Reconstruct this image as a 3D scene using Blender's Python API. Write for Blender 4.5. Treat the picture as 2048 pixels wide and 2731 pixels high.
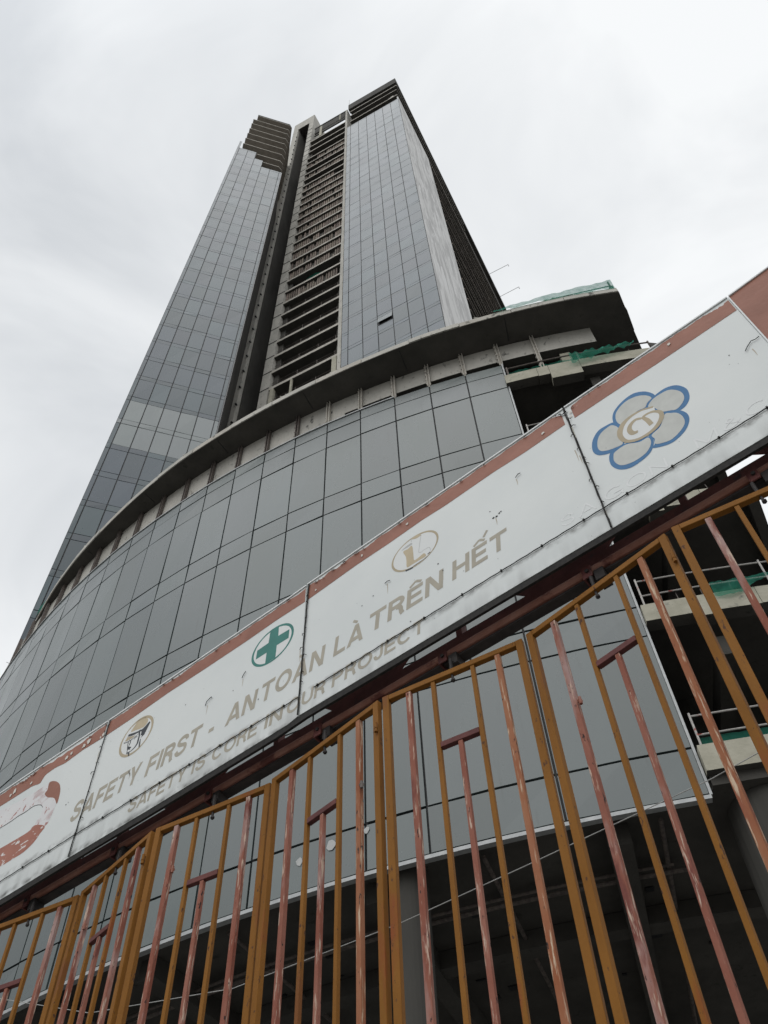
import bpy, bmesh, math, random
from mathutils import Vector, Matrix

# ------------------------------------------------------------------ scene, camera, light
for o in list(bpy.data.objects):
    bpy.data.objects.remove(o)
SC = bpy.context.scene
C = SC.collection
R = math.radians
random.seed(7)

PITCH, ROLL, CAMZ = 0.976008, -0.048466, 1.6
fv = Vector((0, math.cos(PITCH), math.sin(PITCH)))
rv0 = Vector((1, 0, 0)); uv0 = rv0.cross(fv)
rv = rv0 * math.cos(ROLL) + uv0 * math.sin(ROLL)
uv = -rv0 * math.sin(ROLL) + uv0 * math.cos(ROLL)
cd = bpy.data.cameras.new('camera')
cam = bpy.data.objects.new('camera', cd); C.objects.link(cam)
m3 = Matrix((rv, uv, -fv)).transposed()
cam.matrix_world = Matrix.Translation((0, 0, CAMZ)) @ m3.to_4x4()
cd.sensor_fit = 'VERTICAL'; cd.sensor_height = 24.0
cd.lens = 24.0 * 2476.1 / 2731.0
cd.clip_start = 0.05; cd.clip_end = 5000
SC.camera = cam
SC.render.resolution_x = 768; SC.render.resolution_y = 1024

SUN_EL, SUN_AZ = R(48), R(204)          # azimuth clockwise from +y
w = bpy.data.worlds.new('World'); SC.world = w; w.use_nodes = True
nt = w.node_tree; nt.nodes.clear()
def N(t, **k):
    n = nt.nodes.new(t)
    for a, b in k.items(): setattr(n, a, b)
    return n
def L(a, b): nt.links.new(a, b)
out = N('ShaderNodeOutputWorld'); bg = N('ShaderNodeBackground')
sky = N('ShaderNodeTexSky', sky_type='NISHITA', sun_disc=False)
sky.sun_elevation = SUN_EL; sky.sun_rotation = SUN_AZ; sky.air_density = 1.0; sky.dust_density = 4.0
tc = N('ShaderNodeTexCoord')
n1 = N('ShaderNodeTexNoise'); n1.inputs['Scale'].default_value = 3.2; n1.inputs['Detail'].default_value = 5; n1.inputs['Roughness'].default_value = .55; n1.inputs['Distortion'].default_value = .5
mp = N('ShaderNodeMapping'); mp.inputs['Scale'].default_value = (1, 1, 1.6); mp.inputs['Location'].default_value = (3.1, 1.7, .4)
L(tc.outputs['Generated'], mp.inputs['Vector']); L(mp.outputs[0], n1.inputs['Vector'])
# thick cloud deck: a darker bank of cloud over to the left, brighter towards the right
dt = N('ShaderNodeVectorMath', operation='DOT_PRODUCT'); dt.inputs[1].default_value = (-0.42, 0.10, 0.90)
L(tc.outputs['Generated'], dt.inputs[0])
mr = N('ShaderNodeMapRange'); mr.inputs['From Min'].default_value = .74; mr.inputs['From Max'].default_value = 1.0
mr.inputs['To Min'].default_value = 0; mr.inputs['To Max'].default_value = .46
mr.interpolation_type = 'SMOOTHSTEP'
L(dt.outputs['Value'], mr.inputs['Value'])
nr = N('ShaderNodeMapRange'); nr.inputs['From Min'].default_value = .36; nr.inputs['From Max'].default_value = .68
nr.inputs['To Min'].default_value = .30; nr.inputs['To Max'].default_value = -.22
L(n1.outputs[0], nr.inputs['Value'])
ad = N('ShaderNodeMath', operation='ADD'); ad.use_clamp = True
L(mr.outputs[0], ad.inputs[0]); L(nr.outputs[0], ad.inputs[1])
cr = N('ShaderNodeMix', data_type='RGBA'); cr.inputs[6].default_value = (.79, .805, .815, 1); cr.inputs[7].default_value = (.46, .485, .515, 1)
L(ad.outputs[0], cr.inputs[0])
# overcast falls off towards the horizon
sp = N('ShaderNodeSeparateXYZ'); L(tc.outputs['Generated'], sp.inputs[0])
hz = N('ShaderNodeMapRange'); hz.inputs['From Min'].default_value = .05; hz.inputs['From Max'].default_value = .74
hz.inputs['To Min'].default_value = .30; hz.inputs['To Max'].default_value = 1.0
hz.interpolation_type = 'SMOOTHSTEP'
L(sp.outputs[2], hz.inputs['Value'])
ml = N('ShaderNodeVectorMath', operation='SCALE'); L(cr.outputs[2], ml.inputs[0]); L(hz.outputs[0], ml.inputs['Scale'])
skm = N('ShaderNodeVectorMath', operation='SCALE'); skm.inputs['Scale'].default_value = .10; L(sky.outputs[0], skm.inputs[0])
mx = N('ShaderNodeMix', data_type='RGBA'); mx.inputs[0].default_value = .97
L(skm.outputs[0], mx.inputs[6]); L(ml.outputs[0], mx.inputs[7])
# brighter cloud where the veiled sun stands, behind the photographer
gl = N('ShaderNodeVectorMath', operation='DOT_PRODUCT'); gl.inputs[1].default_value = (-0.30, -0.82, 0.487)
L(tc.outputs['Generated'], gl.inputs[0])
gr = N('ShaderNodeMapRange'); gr.interpolation_type = 'SMOOTHSTEP'
gr.inputs['From Min'].default_value = .30; gr.inputs['From Max'].default_value = 1.0; gr.inputs['To Min'].default_value = 1.0; gr.inputs['To Max'].default_value = 1.6
L(gl.outputs['Value'], gr.inputs['Value'])
gm = N('ShaderNodeVectorMath', operation='SCALE'); L(mx.outputs[2], gm.inputs[0]); L(gr.outputs[0], gm.inputs['Scale'])
L(gm.outputs[0], bg.inputs['Color']); bg.inputs['Strength'].default_value = 1.0; L(bg.outputs[0], out.inputs[0])

sd = bpy.data.lights.new('sun', 'SUN'); sd.energy = .5; sd.angle = R(75); sd.color = (1, .985, .96)
so = bpy.data.objects.new('sun', sd); C.objects.link(so)
sdir = Vector((math.sin(SUN_AZ) * math.cos(SUN_EL), math.cos(SUN_AZ) * math.cos(SUN_EL), math.sin(SUN_EL)))
so.rotation_euler = (-sdir).to_track_quat('-Z', 'Y').to_euler(); so.location = (0, -20, 60)
SC.view_settings.view_transform = 'Standard'; SC.view_settings.look = 'None'
SC.view_settings.exposure = 0.28; SC.view_settings.gamma = 1.0

# ------------------------------------------------------------------ materials
def mat(name, c1, c2=None, scale=4.0, stretch=(1, 1, 1), rough=.7, rough2=None, metal=0.0, ior=1.45, bump=0.0, bscale=None,
        lo=.35, hi=.65, spots=None, detail=6, rnd=0.0, coat=0, bdetail=6, spec=.5):
    """procedural surface: two colours mixed by world-space noise, optional dark/light spots, optional change per panel"""
    m = bpy.data.materials.new(name); m.use_nodes = True
    t = m.node_tree; t.nodes.clear()
    def n(ty, **k):
        x = t.nodes.new(ty)
        for a, b in k.items(): setattr(x, a, b)
        return x
    o = n('ShaderNodeOutputMaterial'); p = n('ShaderNodeBsdfPrincipled'); t.links.new(p.outputs[0], o.inputs[0])
    g = n('ShaderNodeNewGeometry'); mp = n('ShaderNodeMapping'); mp.inputs['Scale'].default_value = stretch
    t.links.new(g.outputs['Position'], mp.inputs['Vector'])
    nz = n('ShaderNodeTexNoise'); nz.inputs['Scale'].default_value = scale; nz.inputs['Detail'].default_value = detail; nz.inputs['Roughness'].default_value = .62
    t.links.new(mp.outputs[0], nz.inputs['Vector'])
    r = n('ShaderNodeMapRange'); r.inputs['From Min'].default_value = lo; r.inputs['From Max'].default_value = hi
    t.links.new(nz.outputs[0], r.inputs['Value'])
    mx = n('ShaderNodeMix', data_type='RGBA'); mx.inputs[6].default_value = (*c1, 1); mx.inputs[7].default_value = (*(c2 or c1), 1)
    t.links.new(r.outputs[0], mx.inputs[0]); col = mx.outputs[2]
    for (sc, thr, wd, c3, st) in (spots or []):
        mp2 = n('ShaderNodeMapping'); mp2.inputs['Scale'].default_value = st; t.links.new(g.outputs['Position'], mp2.inputs['Vector'])
        z = n('ShaderNodeTexNoise'); z.inputs['Scale'].default_value = sc; z.inputs['Detail'].default_value = 5; z.inputs['Roughness'].default_value = .6
        t.links.new(mp2.outputs[0], z.inputs['Vector'])
        q = n('ShaderNodeMapRange'); q.inputs['From Min'].default_value = thr; q.inputs['From Max'].default_value = thr + wd
        t.links.new(z.outputs[0], q.inputs['Value'])
        y = n('ShaderNodeMix', data_type='RGBA'); y.inputs[7].default_value = (*c3, 1)
        t.links.new(q.outputs[0], y.inputs[0]); t.links.new(col, y.inputs[6]); col = y.outputs[2]
    if rnd:
        oi = n('ShaderNodeObjectInfo'); a = n('ShaderNodeMath', operation='ADD'); f = n('ShaderNodeMath', operation='FRACT')
        t.links.new(oi.outputs['Random'], a.inputs[0]); t.links.new(g.outputs['Random Per Island'], a.inputs[1]); t.links.new(a.outputs[0], f.inputs[0])
        f2 = n('ShaderNodeMath', operation='MULTIPLY'); f2.inputs[1].default_value = 7.31; t.links.new(f.outputs[0], f2.inputs[0])
        f3 = n('ShaderNodeMath', operation='FRACT'); t.links.new(f2.outputs[0], f3.inputs[0])
        vr = n('ShaderNodeMapRange'); vr.inputs['To Min'].default_value = 1 - rnd; vr.inputs['To Max'].default_value = 1 + rnd
        t.links.new(f.outputs[0], vr.inputs['Value'])
        hs = n('ShaderNodeHueSaturation'); hr = n('ShaderNodeMapRange'); hr.inputs['To Min'].default_value = .475; hr.inputs['To Max'].default_value = .515
        t.links.new(f3.outputs[0], hr.inputs['Value']); t.links.new(hr.outputs[0], hs.inputs['Hue']); t.links.new(vr.outputs[0], hs.inputs['Value'])
        t.links.new(col, hs.inputs['Color']); col = hs.outputs[0]
    t.links.new(col, p.inputs['Base Color'])
    p.inputs['Metallic'].default_value = metal; p.inputs['IOR'].default_value = ior
    if rough2 is None: p.inputs['Roughness'].default_value = rough
    else:
        rr = n('ShaderNodeMapRange'); rr.inputs['To Min'].default_value = rough; rr.inputs['To Max'].default_value = rough2
        t.links.new(r.outputs[0], rr.inputs['Value']); t.links.new(rr.outputs[0], p.inputs['Roughness'])
    if bump:
        b = n('ShaderNodeBump'); b.inputs['Strength'].default_value = bump; b.inputs['Distance'].default_value = .02
        bz = n('ShaderNodeTexNoise'); bz.inputs['Scale'].default_value = bscale or scale * 4; bz.inputs['Detail'].default_value = bdetail
        t.links.new(mp.outputs[0], bz.inputs['Vector']); t.links.new(bz.outputs[0], b.inputs['Height']); t.links.new(b.outputs[0], p.inputs['Normal'])
    p.inputs['Specular IOR Level'].default_value = spec
    if coat: p.inputs['Coat Weight'].default_value = coat
    return m

M = {}
M['tower_glass'] = mat('tower_glass', (.036, .060, .080), (.050, .076, .094), .25, (1, 1, .35), .24, .30, ior=1.5, rnd=.24, spec=.40, bump=.03, bscale=.4, bdetail=0)
M['pale_glass'] = mat('pale_glass', (.11, .138, .142), (.14, .168, .170), .6, (1, 1, .3), .28, .32, ior=1.6, rnd=.08)
M['podium_glass'] = mat('podium_glass', (.070, .094, .096), (.096, .120, .118), .5, (1, 1, .5), .22, .34, ior=1.7, rnd=.15, spec=.42, bump=.08, bscale=.45, bdetail=0,
                        spots=[(3.0, .60, .2, (.058, .074, .072), (2.2, 2.2, .22)), (26, .70, .03, (.06, .06, .055), (1, 1, 1))])
M['raw_slab'] = mat('raw_slab', (.28, .255, .225), (.36, .33, .29), 1.2, rough=.95, bump=.3, bscale=8)
M['joint'] = mat('joint', (.018, .020, .022), (.03, .03, .032), 3, rough=.6)
M['dark_glass'] = mat('dark_glass', (.012, .017, .024), (.02, .026, .034), 1, rough=.12, ior=1.5)
M['trim'] = mat('trim', (.34, .355, .36), (.44, .45, .45), 6, rough=.5, metal=.3)
M['concrete'] = mat('concrete', (.44, .43, .39), (.57, .55, .50), 1.1, (1, 1, .35), .9, bump=.4, bscale=9,
                    spots=[(5, .60, .12, (.12, .12, .11), (1, 1, .5)), (30, .66, .04, (.06, .06, .055), (1, 1, 1))])
M['edge_concrete'] = mat('edge_concrete', (.44, .415, .365), (.56, .53, .475), 2.0, (1, 1, 1), .9, bump=.4, bscale=20,
                         spots=[(3.2, .58, .1, (.13, .13, .12), (1, 1, 1))])
M['beige_concrete'] = mat('beige_concrete', (.38, .365, .29), (.48, .46, .375), 2.4, (1, 1, 1), .9, bump=.4, bscale=14,
                          spots=[(3.2, .62, .1, (.2, .2, .17), (1, 1, 1)), (22, .70, .03, (.08, .08, .07), (1, 1, 1))])
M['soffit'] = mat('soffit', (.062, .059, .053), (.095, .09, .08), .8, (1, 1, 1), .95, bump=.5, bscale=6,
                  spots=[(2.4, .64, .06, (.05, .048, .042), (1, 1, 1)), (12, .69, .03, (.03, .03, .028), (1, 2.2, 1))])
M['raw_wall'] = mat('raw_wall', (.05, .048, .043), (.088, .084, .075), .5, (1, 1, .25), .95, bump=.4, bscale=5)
M['brick'] = mat('brick', (.175, .140, .112), (.29, .25, .21), 3.0, (1, 1, 3.0), .95, rnd=.30, bump=.4)
M['plaster'] = mat('plaster', (.60, .60, .595), (.84, .84, .83), .34, (2.0, 2.0, .30), .9, lo=.43, hi=.58, bump=.3, bscale=6,
                   spots=[(.5, .56, .03, (.90, .90, .895), (2.2, 2.2, .32))], detail=3)
M['net'] = None
M['pipe'] = mat('pipe', (.10, .085, .08), (.2, .17, .15), 12, rough=.7, metal=.2)
M['pipe_pale'] = mat('pipe_pale', (.42, .40, .38), (.55, .53, .5), 14, rough=.6, metal=.1, spots=[(5, .6, .05, (.35, .08, .06), (1, 1, 1))])
M['ochre'] = mat('ochre', (.215, .088, .011), (.265, .112, .017), 9, (1, 1, .4), .7, ior=1.3, bump=.08, bscale=200,
                 spots=[(5, .63, .09, (.25, .07, .02), (1, 1, .35)), (45, .64, .04, (.09, .04, .02), (1, 1, .5)), (3, .60, .03, (.20, .075, .02), (1, 1, .2))])
# wear on the painted steel comes from noise at several sizes, so no two bars repeat
M['primer'] = mat('primer', (.235, .075, .048), (.33, .145, .105), 7, (1, 1, .35), .8, ior=1.3, bump=.08, bscale=200,
                  spots=[(6, .53, .10, (.40, .27, .25), (1, 1, .3)), (9, .60, .05, (.20, .07, .055), (1, 1, .25)), (58, .57, .08, (.58, .44, .35), (1.5, 1.5, .16)), (60, .645, .03, (.035, .025, .025), (1, 1, .35))])
M['primer_orange'] = mat('primer_orange', (.29, .10, .045), (.37, .17, .095), 8, (1, 1, .3), .8, ior=1.3, bump=.08, bscale=200,
                  spots=[(6, .54, .08, (.26, .08, .05), (1, 1, .22)), (60, .55, .09, (.62, .48, .35), (1.6, 1.6, .12)), (60, .65, .03, (.035, .03, .03), (1, 1, .35))])
M['maroon'] = mat('maroon', (.095, .028, .026), (.16, .05, .043), 9, (1, 1, 1), .75, bump=.1, bscale=120,
                  spots=[(10, .6, .08, (.05, .03, .03), (1, 1, 1))])
M['lit_rust_pink'] = mat('lit_rust_pink', (.30, .135, .10), (.40, .21, .165), 10, rough=.8, bump=.1, bscale=120, spots=[(6, .57, .06, (.16, .06, .05), (1, 1, 1))])
M['black_steel'] = mat('black_steel', (.022, .02, .02), (.05, .042, .04), 14, rough=.7)
M['rod'] = mat('rod', (.45, .46, .47), (.5, .5, .5), 2, rough=.5)
M['ground'] = mat('ground', (.13, .127, .12), (.19, .185, .175), .8, rough=.95, bump=.4, bscale=14)
M['cable'] = mat('cable', (.38, .38, .37), (.5, .5, .48), 30, rough=.6)
M['rope'] = mat('rope', (.016, .016, .016), (.035, .033, .03), 60, rough=.9)

def flat(name, c, c2=None, rough=.65, **k): return mat(name, c, c2 or tuple(x * .88 for x in c), 14, rough=rough, **k)
M['ink_grey'] = flat('ink_grey', (.44, .405, .33), (.38, .35, .285), spots=[(40, .68, .04, (.6, .6, .56), (1, 1, 1))])
M['ink_tan'] = flat('ink_tan', (.47, .395, .27))
M['ink_cream'] = flat('ink_cream', (.56, .47, .32))
M['ink_black'] = flat('ink_black', (.035, .042, .05))
M['ink_teal'] = flat('ink_teal', (.035, .21, .18))
M['ink_blue'] = flat('ink_blue', (.055, .19, .40))
M['ink_petal'] = flat('ink_petal', (.60, .615, .585))
M['ink_white'] = flat('ink_white', (.76, .78, .775), (.74, .76, .755))
M['ink_pale'] = flat('ink_pale', (.80, .82, .82), (.79, .81, .81))
M['rust_run'] = flat('rust_run', (.52, .47, .38))
M['ink_silver'] = flat('ink_silver', (.5, .51, .5))
M['brown_vinyl'] = mat('brown_vinyl', (.25, .092, .055), (.335, .135, .088), 3, rough=.6, bump=.15, bscale=20,
                       spots=[(55, .72, .03, (.62, .45, .38), (1, 1, 1))])
M['brown_vinyl_scraped'] = mat('brown_vinyl_scraped', (.33, .115, .075), (.40, .155, .105), 5, rough=.6,
                       spots=[(20, .60, .03, (.74, .71, .69), (1, 1, 2.4))])
M['scraped_white'] = mat('scraped_white', (.70, .69, .70), (.76, .76, .76), 5, rough=.6,
                       spots=[(20, .60, .04, (.42, .20, .18), (1.3, 1.3, 1.4)), (5, .60, .08, (.56, .46, .46), (1, 1, 2)), (60, .72, .03, (.25, .2, .2), (1, 1, 1))])
M['peel'] = flat('peel', (.70, .66, .60))

def vinyl():
    """white sign skin with black mould along the horizontal wire and lower hem, plus painted shading of the lower strip"""
    m = mat('white_vinyl', (.68, .715, .71), (.74, .77, .76), 1.6, rough=.5, bump=.30, bscale=1.6, bdetail=1)
    t = m.node_tree; p = [x for x in t.nodes if x.type == 'BSDF_PRINCIPLED'][0]
    col = p.inputs['Base Color'].links[0].from_socket
    def n(ty, **k):
        x = t.nodes.new(ty)
        for a, b in k.items(): setattr(x, a, b)
        return x
    g = n('ShaderNodeNewGeometry'); s = n('ShaderNodeSeparateXYZ'); t.links.new(g.outputs['Position'], s.inputs[0])
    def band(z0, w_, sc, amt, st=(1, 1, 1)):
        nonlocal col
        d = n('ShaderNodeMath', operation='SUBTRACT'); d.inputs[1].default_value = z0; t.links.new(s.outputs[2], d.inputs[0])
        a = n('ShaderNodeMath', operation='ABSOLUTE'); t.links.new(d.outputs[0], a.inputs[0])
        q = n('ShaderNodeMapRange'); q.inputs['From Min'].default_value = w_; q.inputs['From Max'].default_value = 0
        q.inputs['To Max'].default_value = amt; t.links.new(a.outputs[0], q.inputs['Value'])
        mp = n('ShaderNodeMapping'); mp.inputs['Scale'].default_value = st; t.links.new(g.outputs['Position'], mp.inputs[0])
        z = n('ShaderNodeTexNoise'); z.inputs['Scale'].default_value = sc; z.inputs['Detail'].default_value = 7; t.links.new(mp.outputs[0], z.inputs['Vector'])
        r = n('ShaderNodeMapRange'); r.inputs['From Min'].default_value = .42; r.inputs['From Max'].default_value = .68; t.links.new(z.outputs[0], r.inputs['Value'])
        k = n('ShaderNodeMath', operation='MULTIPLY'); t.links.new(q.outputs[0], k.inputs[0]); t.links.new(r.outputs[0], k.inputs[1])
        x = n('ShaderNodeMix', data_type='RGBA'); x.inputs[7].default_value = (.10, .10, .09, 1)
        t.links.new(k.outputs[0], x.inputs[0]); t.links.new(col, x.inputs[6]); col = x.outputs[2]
    band(4.475, .030, 22, .75); band(4.345, .030, 16, 1.0); band(4.345, .12, 5, .42, (2.5, 2.5, .5)); band(4.40, .10, 3, .16, (1, 1, .3))  # wide bands also put the lower strip's shading into the colour
    t.links.new(col, p.inputs['Base Color'])
    return m
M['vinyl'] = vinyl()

def netmat():
    m = bpy.data.materials.new('green_net'); m.use_nodes = True; t = m.node_tree; t.nodes.clear()
    o = t.nodes.new('ShaderNodeOutputMaterial'); d = t.nodes.new('ShaderNodeBsdfDiffuse'); tl = t.nodes.new('ShaderNodeBsdfTranslucent')
    tr = t.nodes.new('ShaderNodeBsdfTransparent'); a = t.nodes.new('ShaderNodeMixShader'); b = t.nodes.new('ShaderNodeMixShader')
    g = t.nodes.new('ShaderNodeNewGeometry'); z = t.nodes.new('ShaderNodeTexNoise'); z.inputs['Scale'].default_value = 6
    t.links.new(g.outputs['Position'], z.inputs['Vector'])
    r = t.nodes.new('ShaderNodeMapRange'); r.inputs['To Min'].default_value = .40; r.inputs['To Max'].default_value = .85; t.links.new(z.outputs[0], r.inputs['Value'])
    d.inputs[0].default_value = (.04, .24, .17, 1); tl.inputs[0].default_value = (.16, .62, .48, 1)
    a.inputs[0].default_value = .55; t.links.new(d.outputs[0], a.inputs[1]); t.links.new(tl.outputs[0], a.inputs[2])
    t.links.new(r.outputs[0], b.inputs[0]); t.links.new(tr.outputs[0], b.inputs[1]); t.links.new(a.outputs[0], b.inputs[2]); t.links.new(b.outputs[0], o.inputs[0])
    return m
M['net'] = netmat()

# ------------------------------------------------------------------ mesh helpers
class MB:
    def __init__(s): s.v = []; s.f = []
    def hexa(s, p):
        b = len(s.v); s.v += [tuple(q) for q in p]
        s.f += [(b, b + 3, b + 2, b + 1), (b + 4, b + 5, b + 6, b + 7), (b, b + 1, b + 5, b + 4), (b + 1, b + 2, b + 6, b + 5), (b + 2, b + 3, b + 7, b + 6), (b + 3, b, b + 4, b + 7)]
        return s
    def box(s, F, s0, s1, d0, d1, z0, z1):
        return s.hexa([F(s0, d0, z0), F(s1, d0, z0), F(s1, d1, z0), F(s0, d1, z0), F(s0, d0, z1), F(s1, d0, z1), F(s1, d1, z1), F(s0, d1, z1)])
    def prism(s, pts, z0, z1):
        """closed plan outline (ccw or cw) between two heights"""
        n = len(pts); b = len(s.v)
        s.v += [(x, y, z0) for x, y in pts] + [(x, y, z1) for x, y in pts]
        s.f.append(tuple(range(b, b + n))[::-1]); s.f.append(tuple(range(b + n, b + 2 * n)))
        for i in range(n): j = (i + 1) % n; s.f.append((b + i, b + j, b + n + j, b + n + i))
        return s
    def quad(s, a, b_, c, d):
        b = len(s.v); s.v += [tuple(a), tuple(b_), tuple(c), tuple(d)]; s.f.append((b, b + 1, b + 2, b + 3)); return s
    def tube(s, pts, r, n=8):
        pts = [Vector(p) for p in pts]; b = len(s.v); m = len(pts)
        for i, p in enumerate(pts):
            t = (pts[min(i + 1, m - 1)] - pts[max(i - 1, 0)]).normalized()
            a = t.cross(Vector((0, 0, 1)));
            if a.length < .05: a = t.cross(Vector((0, 1, 0)))
            a.normalize(); c = t.cross(a)
            for k in range(n):
                an = 2 * math.pi * k / n; s.v.append(tuple(p + (a * math.cos(an) + c * math.sin(an)) * r))
        for i in range(m - 1):
            for k in range(n):
                k2 = (k + 1) % n; s.f.append((b + i * n + k, b + i * n + k2, b + (i + 1) * n + k2, b + (i + 1) * n + k))
        s.f.append(tuple(b + k for k in range(n))[::-1]); s.f.append(tuple(b + (m - 1) * n + k for k in range(n)))
        return s
    def sheet(s, fn, nu, nv):
        b = len(s.v)
        for i in range(nu + 1):
            for j in range(nv + 1): s.v.append(tuple(fn(i / nu, j / nv)))
        for i in range(nu):
            for j in range(nv):
                a = b + i * (nv + 1) + j; s.f.append((a, a + nv + 1, a + nv + 2, a + 1))
        return s

def tag(o, label=None, cat=None, group=None, kind=None):
    if label: o['label'] = label
    if cat: o['category'] = cat
    if group: o['group'] = group
    if kind: o['kind'] = kind
    return o
def wloc(o):
    v = Vector((0, 0, 0))
    while o: v += Vector(o.location); o = o.parent
    return v
def obj(name, mb, m, parent=None, label=None, bevel=0, smooth=False, solid=0, rim=None):
    vs = [Vector(v) for v in mb.v]
    lo = Vector([min(v[i] for v in vs) for i in range(3)]); hi = Vector([max(v[i] for v in vs) for i in range(3)])
    org = Vector(((lo.x + hi.x) / 2, (lo.y + hi.y) / 2, lo.z))
    me = bpy.data.meshes.new(name); me.from_pydata([tuple(v - org) for v in vs], [], mb.f)
    bm = bmesh.new(); bm.from_mesh(me); bmesh.ops.recalc_face_normals(bm, faces=bm.faces); bm.to_mesh(me); bm.free()
    if smooth:
        for p in me.polygons: p.use_smooth = True
    me.materials.append(m)
    if rim:                                                  # upright faces carry their own finish
        me.materials.append(rim)
        for q in me.polygons:
            if abs(q.normal.z) < .5: q.material_index = 1
    o = bpy.data.objects.new(name, me); C.objects.link(o)
    if parent: o.parent = parent; o.location = org - wloc(parent)
    else: o.location = org
    if bevel:
        b = o.modifiers.new('bevel', 'BEVEL'); b.width = bevel; b.segments = 2; b.limit_method = 'ANGLE'
    if solid:
        b = o.modifiers.new('solid', 'SOLIDIFY'); b.thickness = solid
    if label: o['label'] = label
    return o
def empty(name, loc, label, cat, group=None):
    o = bpy.data.objects.new(name, None); C.objects.link(o); o.location = loc
    return tag(o, label, cat, group)

# the three upright planes the place is laid out on: (along, inwards, up) -> world
def frame(px, py, ang):
    c, s = math.cos(ang), math.sin(ang)
    return lambda a, d, z: Vector((px + c * a - s * d, py + s * a + c * d, z))
FT = frame(6.09, 31.93, R(-25.703))             # front face of the tower, 0 at its right corner, inwards away from the street
FL = frame(-19.48, 32.77, R(18.892))            # left wing
FB = frame(0, 0, R(-35.875))                    # sign and gate line

def catmull(pts, closed=True, k=5):
    n = len(pts); o = []
    rng = range(n) if closed else range(n - 1)
    for i in rng:
        g = (lambda j: pts[j % n]) if closed else (lambda j: pts[max(0, min(n - 1, j))])
        p0, p1, p2, p3 = g(i - 1), g(i), g(i + 1), g(i + 2)
        for q in range(k):
            t = q / k
            o.append(tuple(.5 * ((2 * p1[a]) + (-p0[a] + p2[a]) * t + (2 * p0[a] - 5 * p1[a] + 4 * p2[a] - p3[a]) * t * t + (-p0[a] + 3 * p1[a] - 3 * p2[a] + p3[a]) * t ** 3) for a in (0, 1)))
    if not closed: o.append(tuple(pts[-1]))
    return o
PET1o = [(-0.305, 4.911), (-0.322, 4.97), (-0.305, 5.038), (-0.254, 5.076), (-0.198, 5.082), (-0.151, 5.042), (-0.127, 4.977), (-0.158, 4.96), (-0.179, 4.937), (-0.237, 4.925)]
PET1i = [(-0.297, 4.919), (-0.31, 4.968), (-0.296, 5.027), (-0.246, 5.061), (-0.195, 5.052), (-0.158, 5.018), (-0.141, 4.975), (-0.164, 4.961), (-0.184, 4.939), (-0.22, 4.947), (-0.284, 4.926)]
PET2o = [(-0.179, 4.937), (-0.157, 4.964), (-0.127, 4.977), (-0.077, 4.981), (-0.035, 4.953), (-0.011, 4.892), (-0.018, 4.83), (-0.043, 4.794), (-0.076, 4.786), (-0.103, 4.811), (-0.129, 4.826), (-0.16, 4.877)]
PET2i = [(-0.172, 4.931), (-0.151, 4.956), (-0.122, 4.965), (-0.078, 4.96), (-0.052, 4.936), (-0.033, 4.892), (-0.033, 4.849), (-0.051, 4.819), (-0.081, 4.803), (-0.106, 4.82), (-0.136, 4.847), (-0.153, 4.9)]
PET3o = [(-0.129, 4.826), (-0.101, 4.817), (-0.074, 4.784), (-0.058, 4.734), (-0.068, 4.686), (-0.101, 4.646), (-0.151, 4.627), (-0.191, 4.637), (-0.23, 4.664), (-0.217, 4.68), (-0.213, 4.714), (-0.222, 4.748), (-0.193, 4.77)]
PET3i = [(-0.131, 4.819), (-0.106, 4.802), (-0.086, 4.778), (-0.076, 4.736), (-0.082, 4.693), (-0.108, 4.664), (-0.151, 4.645), (-0.185, 4.654), (-0.216, 4.677), (-0.209, 4.709), (-0.212, 4.743), (-0.168, 4.762)]
PET4o = [(-0.225, 4.747), (-0.215, 4.716), (-0.224, 4.678), (-0.253, 4.643), (-0.301, 4.629), (-0.343, 4.632), (-0.379, 4.66), (-0.4, 4.709), (-0.398, 4.76), (-0.383, 4.793), (-0.36, 4.793), (-0.321, 4.792), (-0.271, 4.769)]
PET4i = [(-0.229, 4.743), (-0.223, 4.716), (-0.232, 4.687), (-0.259, 4.659), (-0.3, 4.651), (-0.336, 4.657), (-0.369, 4.678), (-0.385, 4.722), (-0.38, 4.76), (-0.367, 4.78), (-0.315, 4.783), (-0.266, 4.748)]
PET5o = [(-0.321, 4.792), (-0.356, 4.788), (-0.389, 4.794), (-0.428, 4.821), (-0.445, 4.859), (-0.442, 4.906), (-0.425, 4.95), (-0.393, 4.982), (-0.357, 4.983), (-0.321, 4.971), (-0.305, 4.911), (-0.325, 4.859)]
PET5i = [(-0.324, 4.8), (-0.363, 4.805), (-0.394, 4.819), (-0.417, 4.84), (-0.423, 4.876), (-0.411, 4.924), (-0.388, 4.955), (-0.355, 4.966), (-0.33, 4.96), (-0.313, 4.913), (-0.327, 4.862)]
CDISC = [(-0.154, 4.909), (-0.201, 4.933), (-0.245, 4.938), (-0.284, 4.926), (-0.311, 4.894), (-0.322, 4.845), (-0.308, 4.798), (-0.265, 4.77), (-0.216, 4.767), (-0.171, 4.786), (-0.144, 4.815), (-0.14, 4.844), (-0.154, 4.879)]
RING1 = [(-0.154, 4.909), (-0.2, 4.934), (-0.245, 4.939), (-0.284, 4.926), (-0.311, 4.894), (-0.321, 4.849), (-0.307, 4.799), (-0.266, 4.768), (-0.217, 4.763), (-0.177, 4.777), (-0.148, 4.809), (-0.14, 4.844), (-0.156, 4.873), (-0.18, 4.887), (-0.207, 4.884), (-0.198, 4.845), (-0.193, 4.806)]
RING2 = [(-0.214, 4.882), (-0.239, 4.898), (-0.266, 4.885), (-0.278, 4.858), (-0.272, 4.825), (-0.251, 4.816)]
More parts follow.
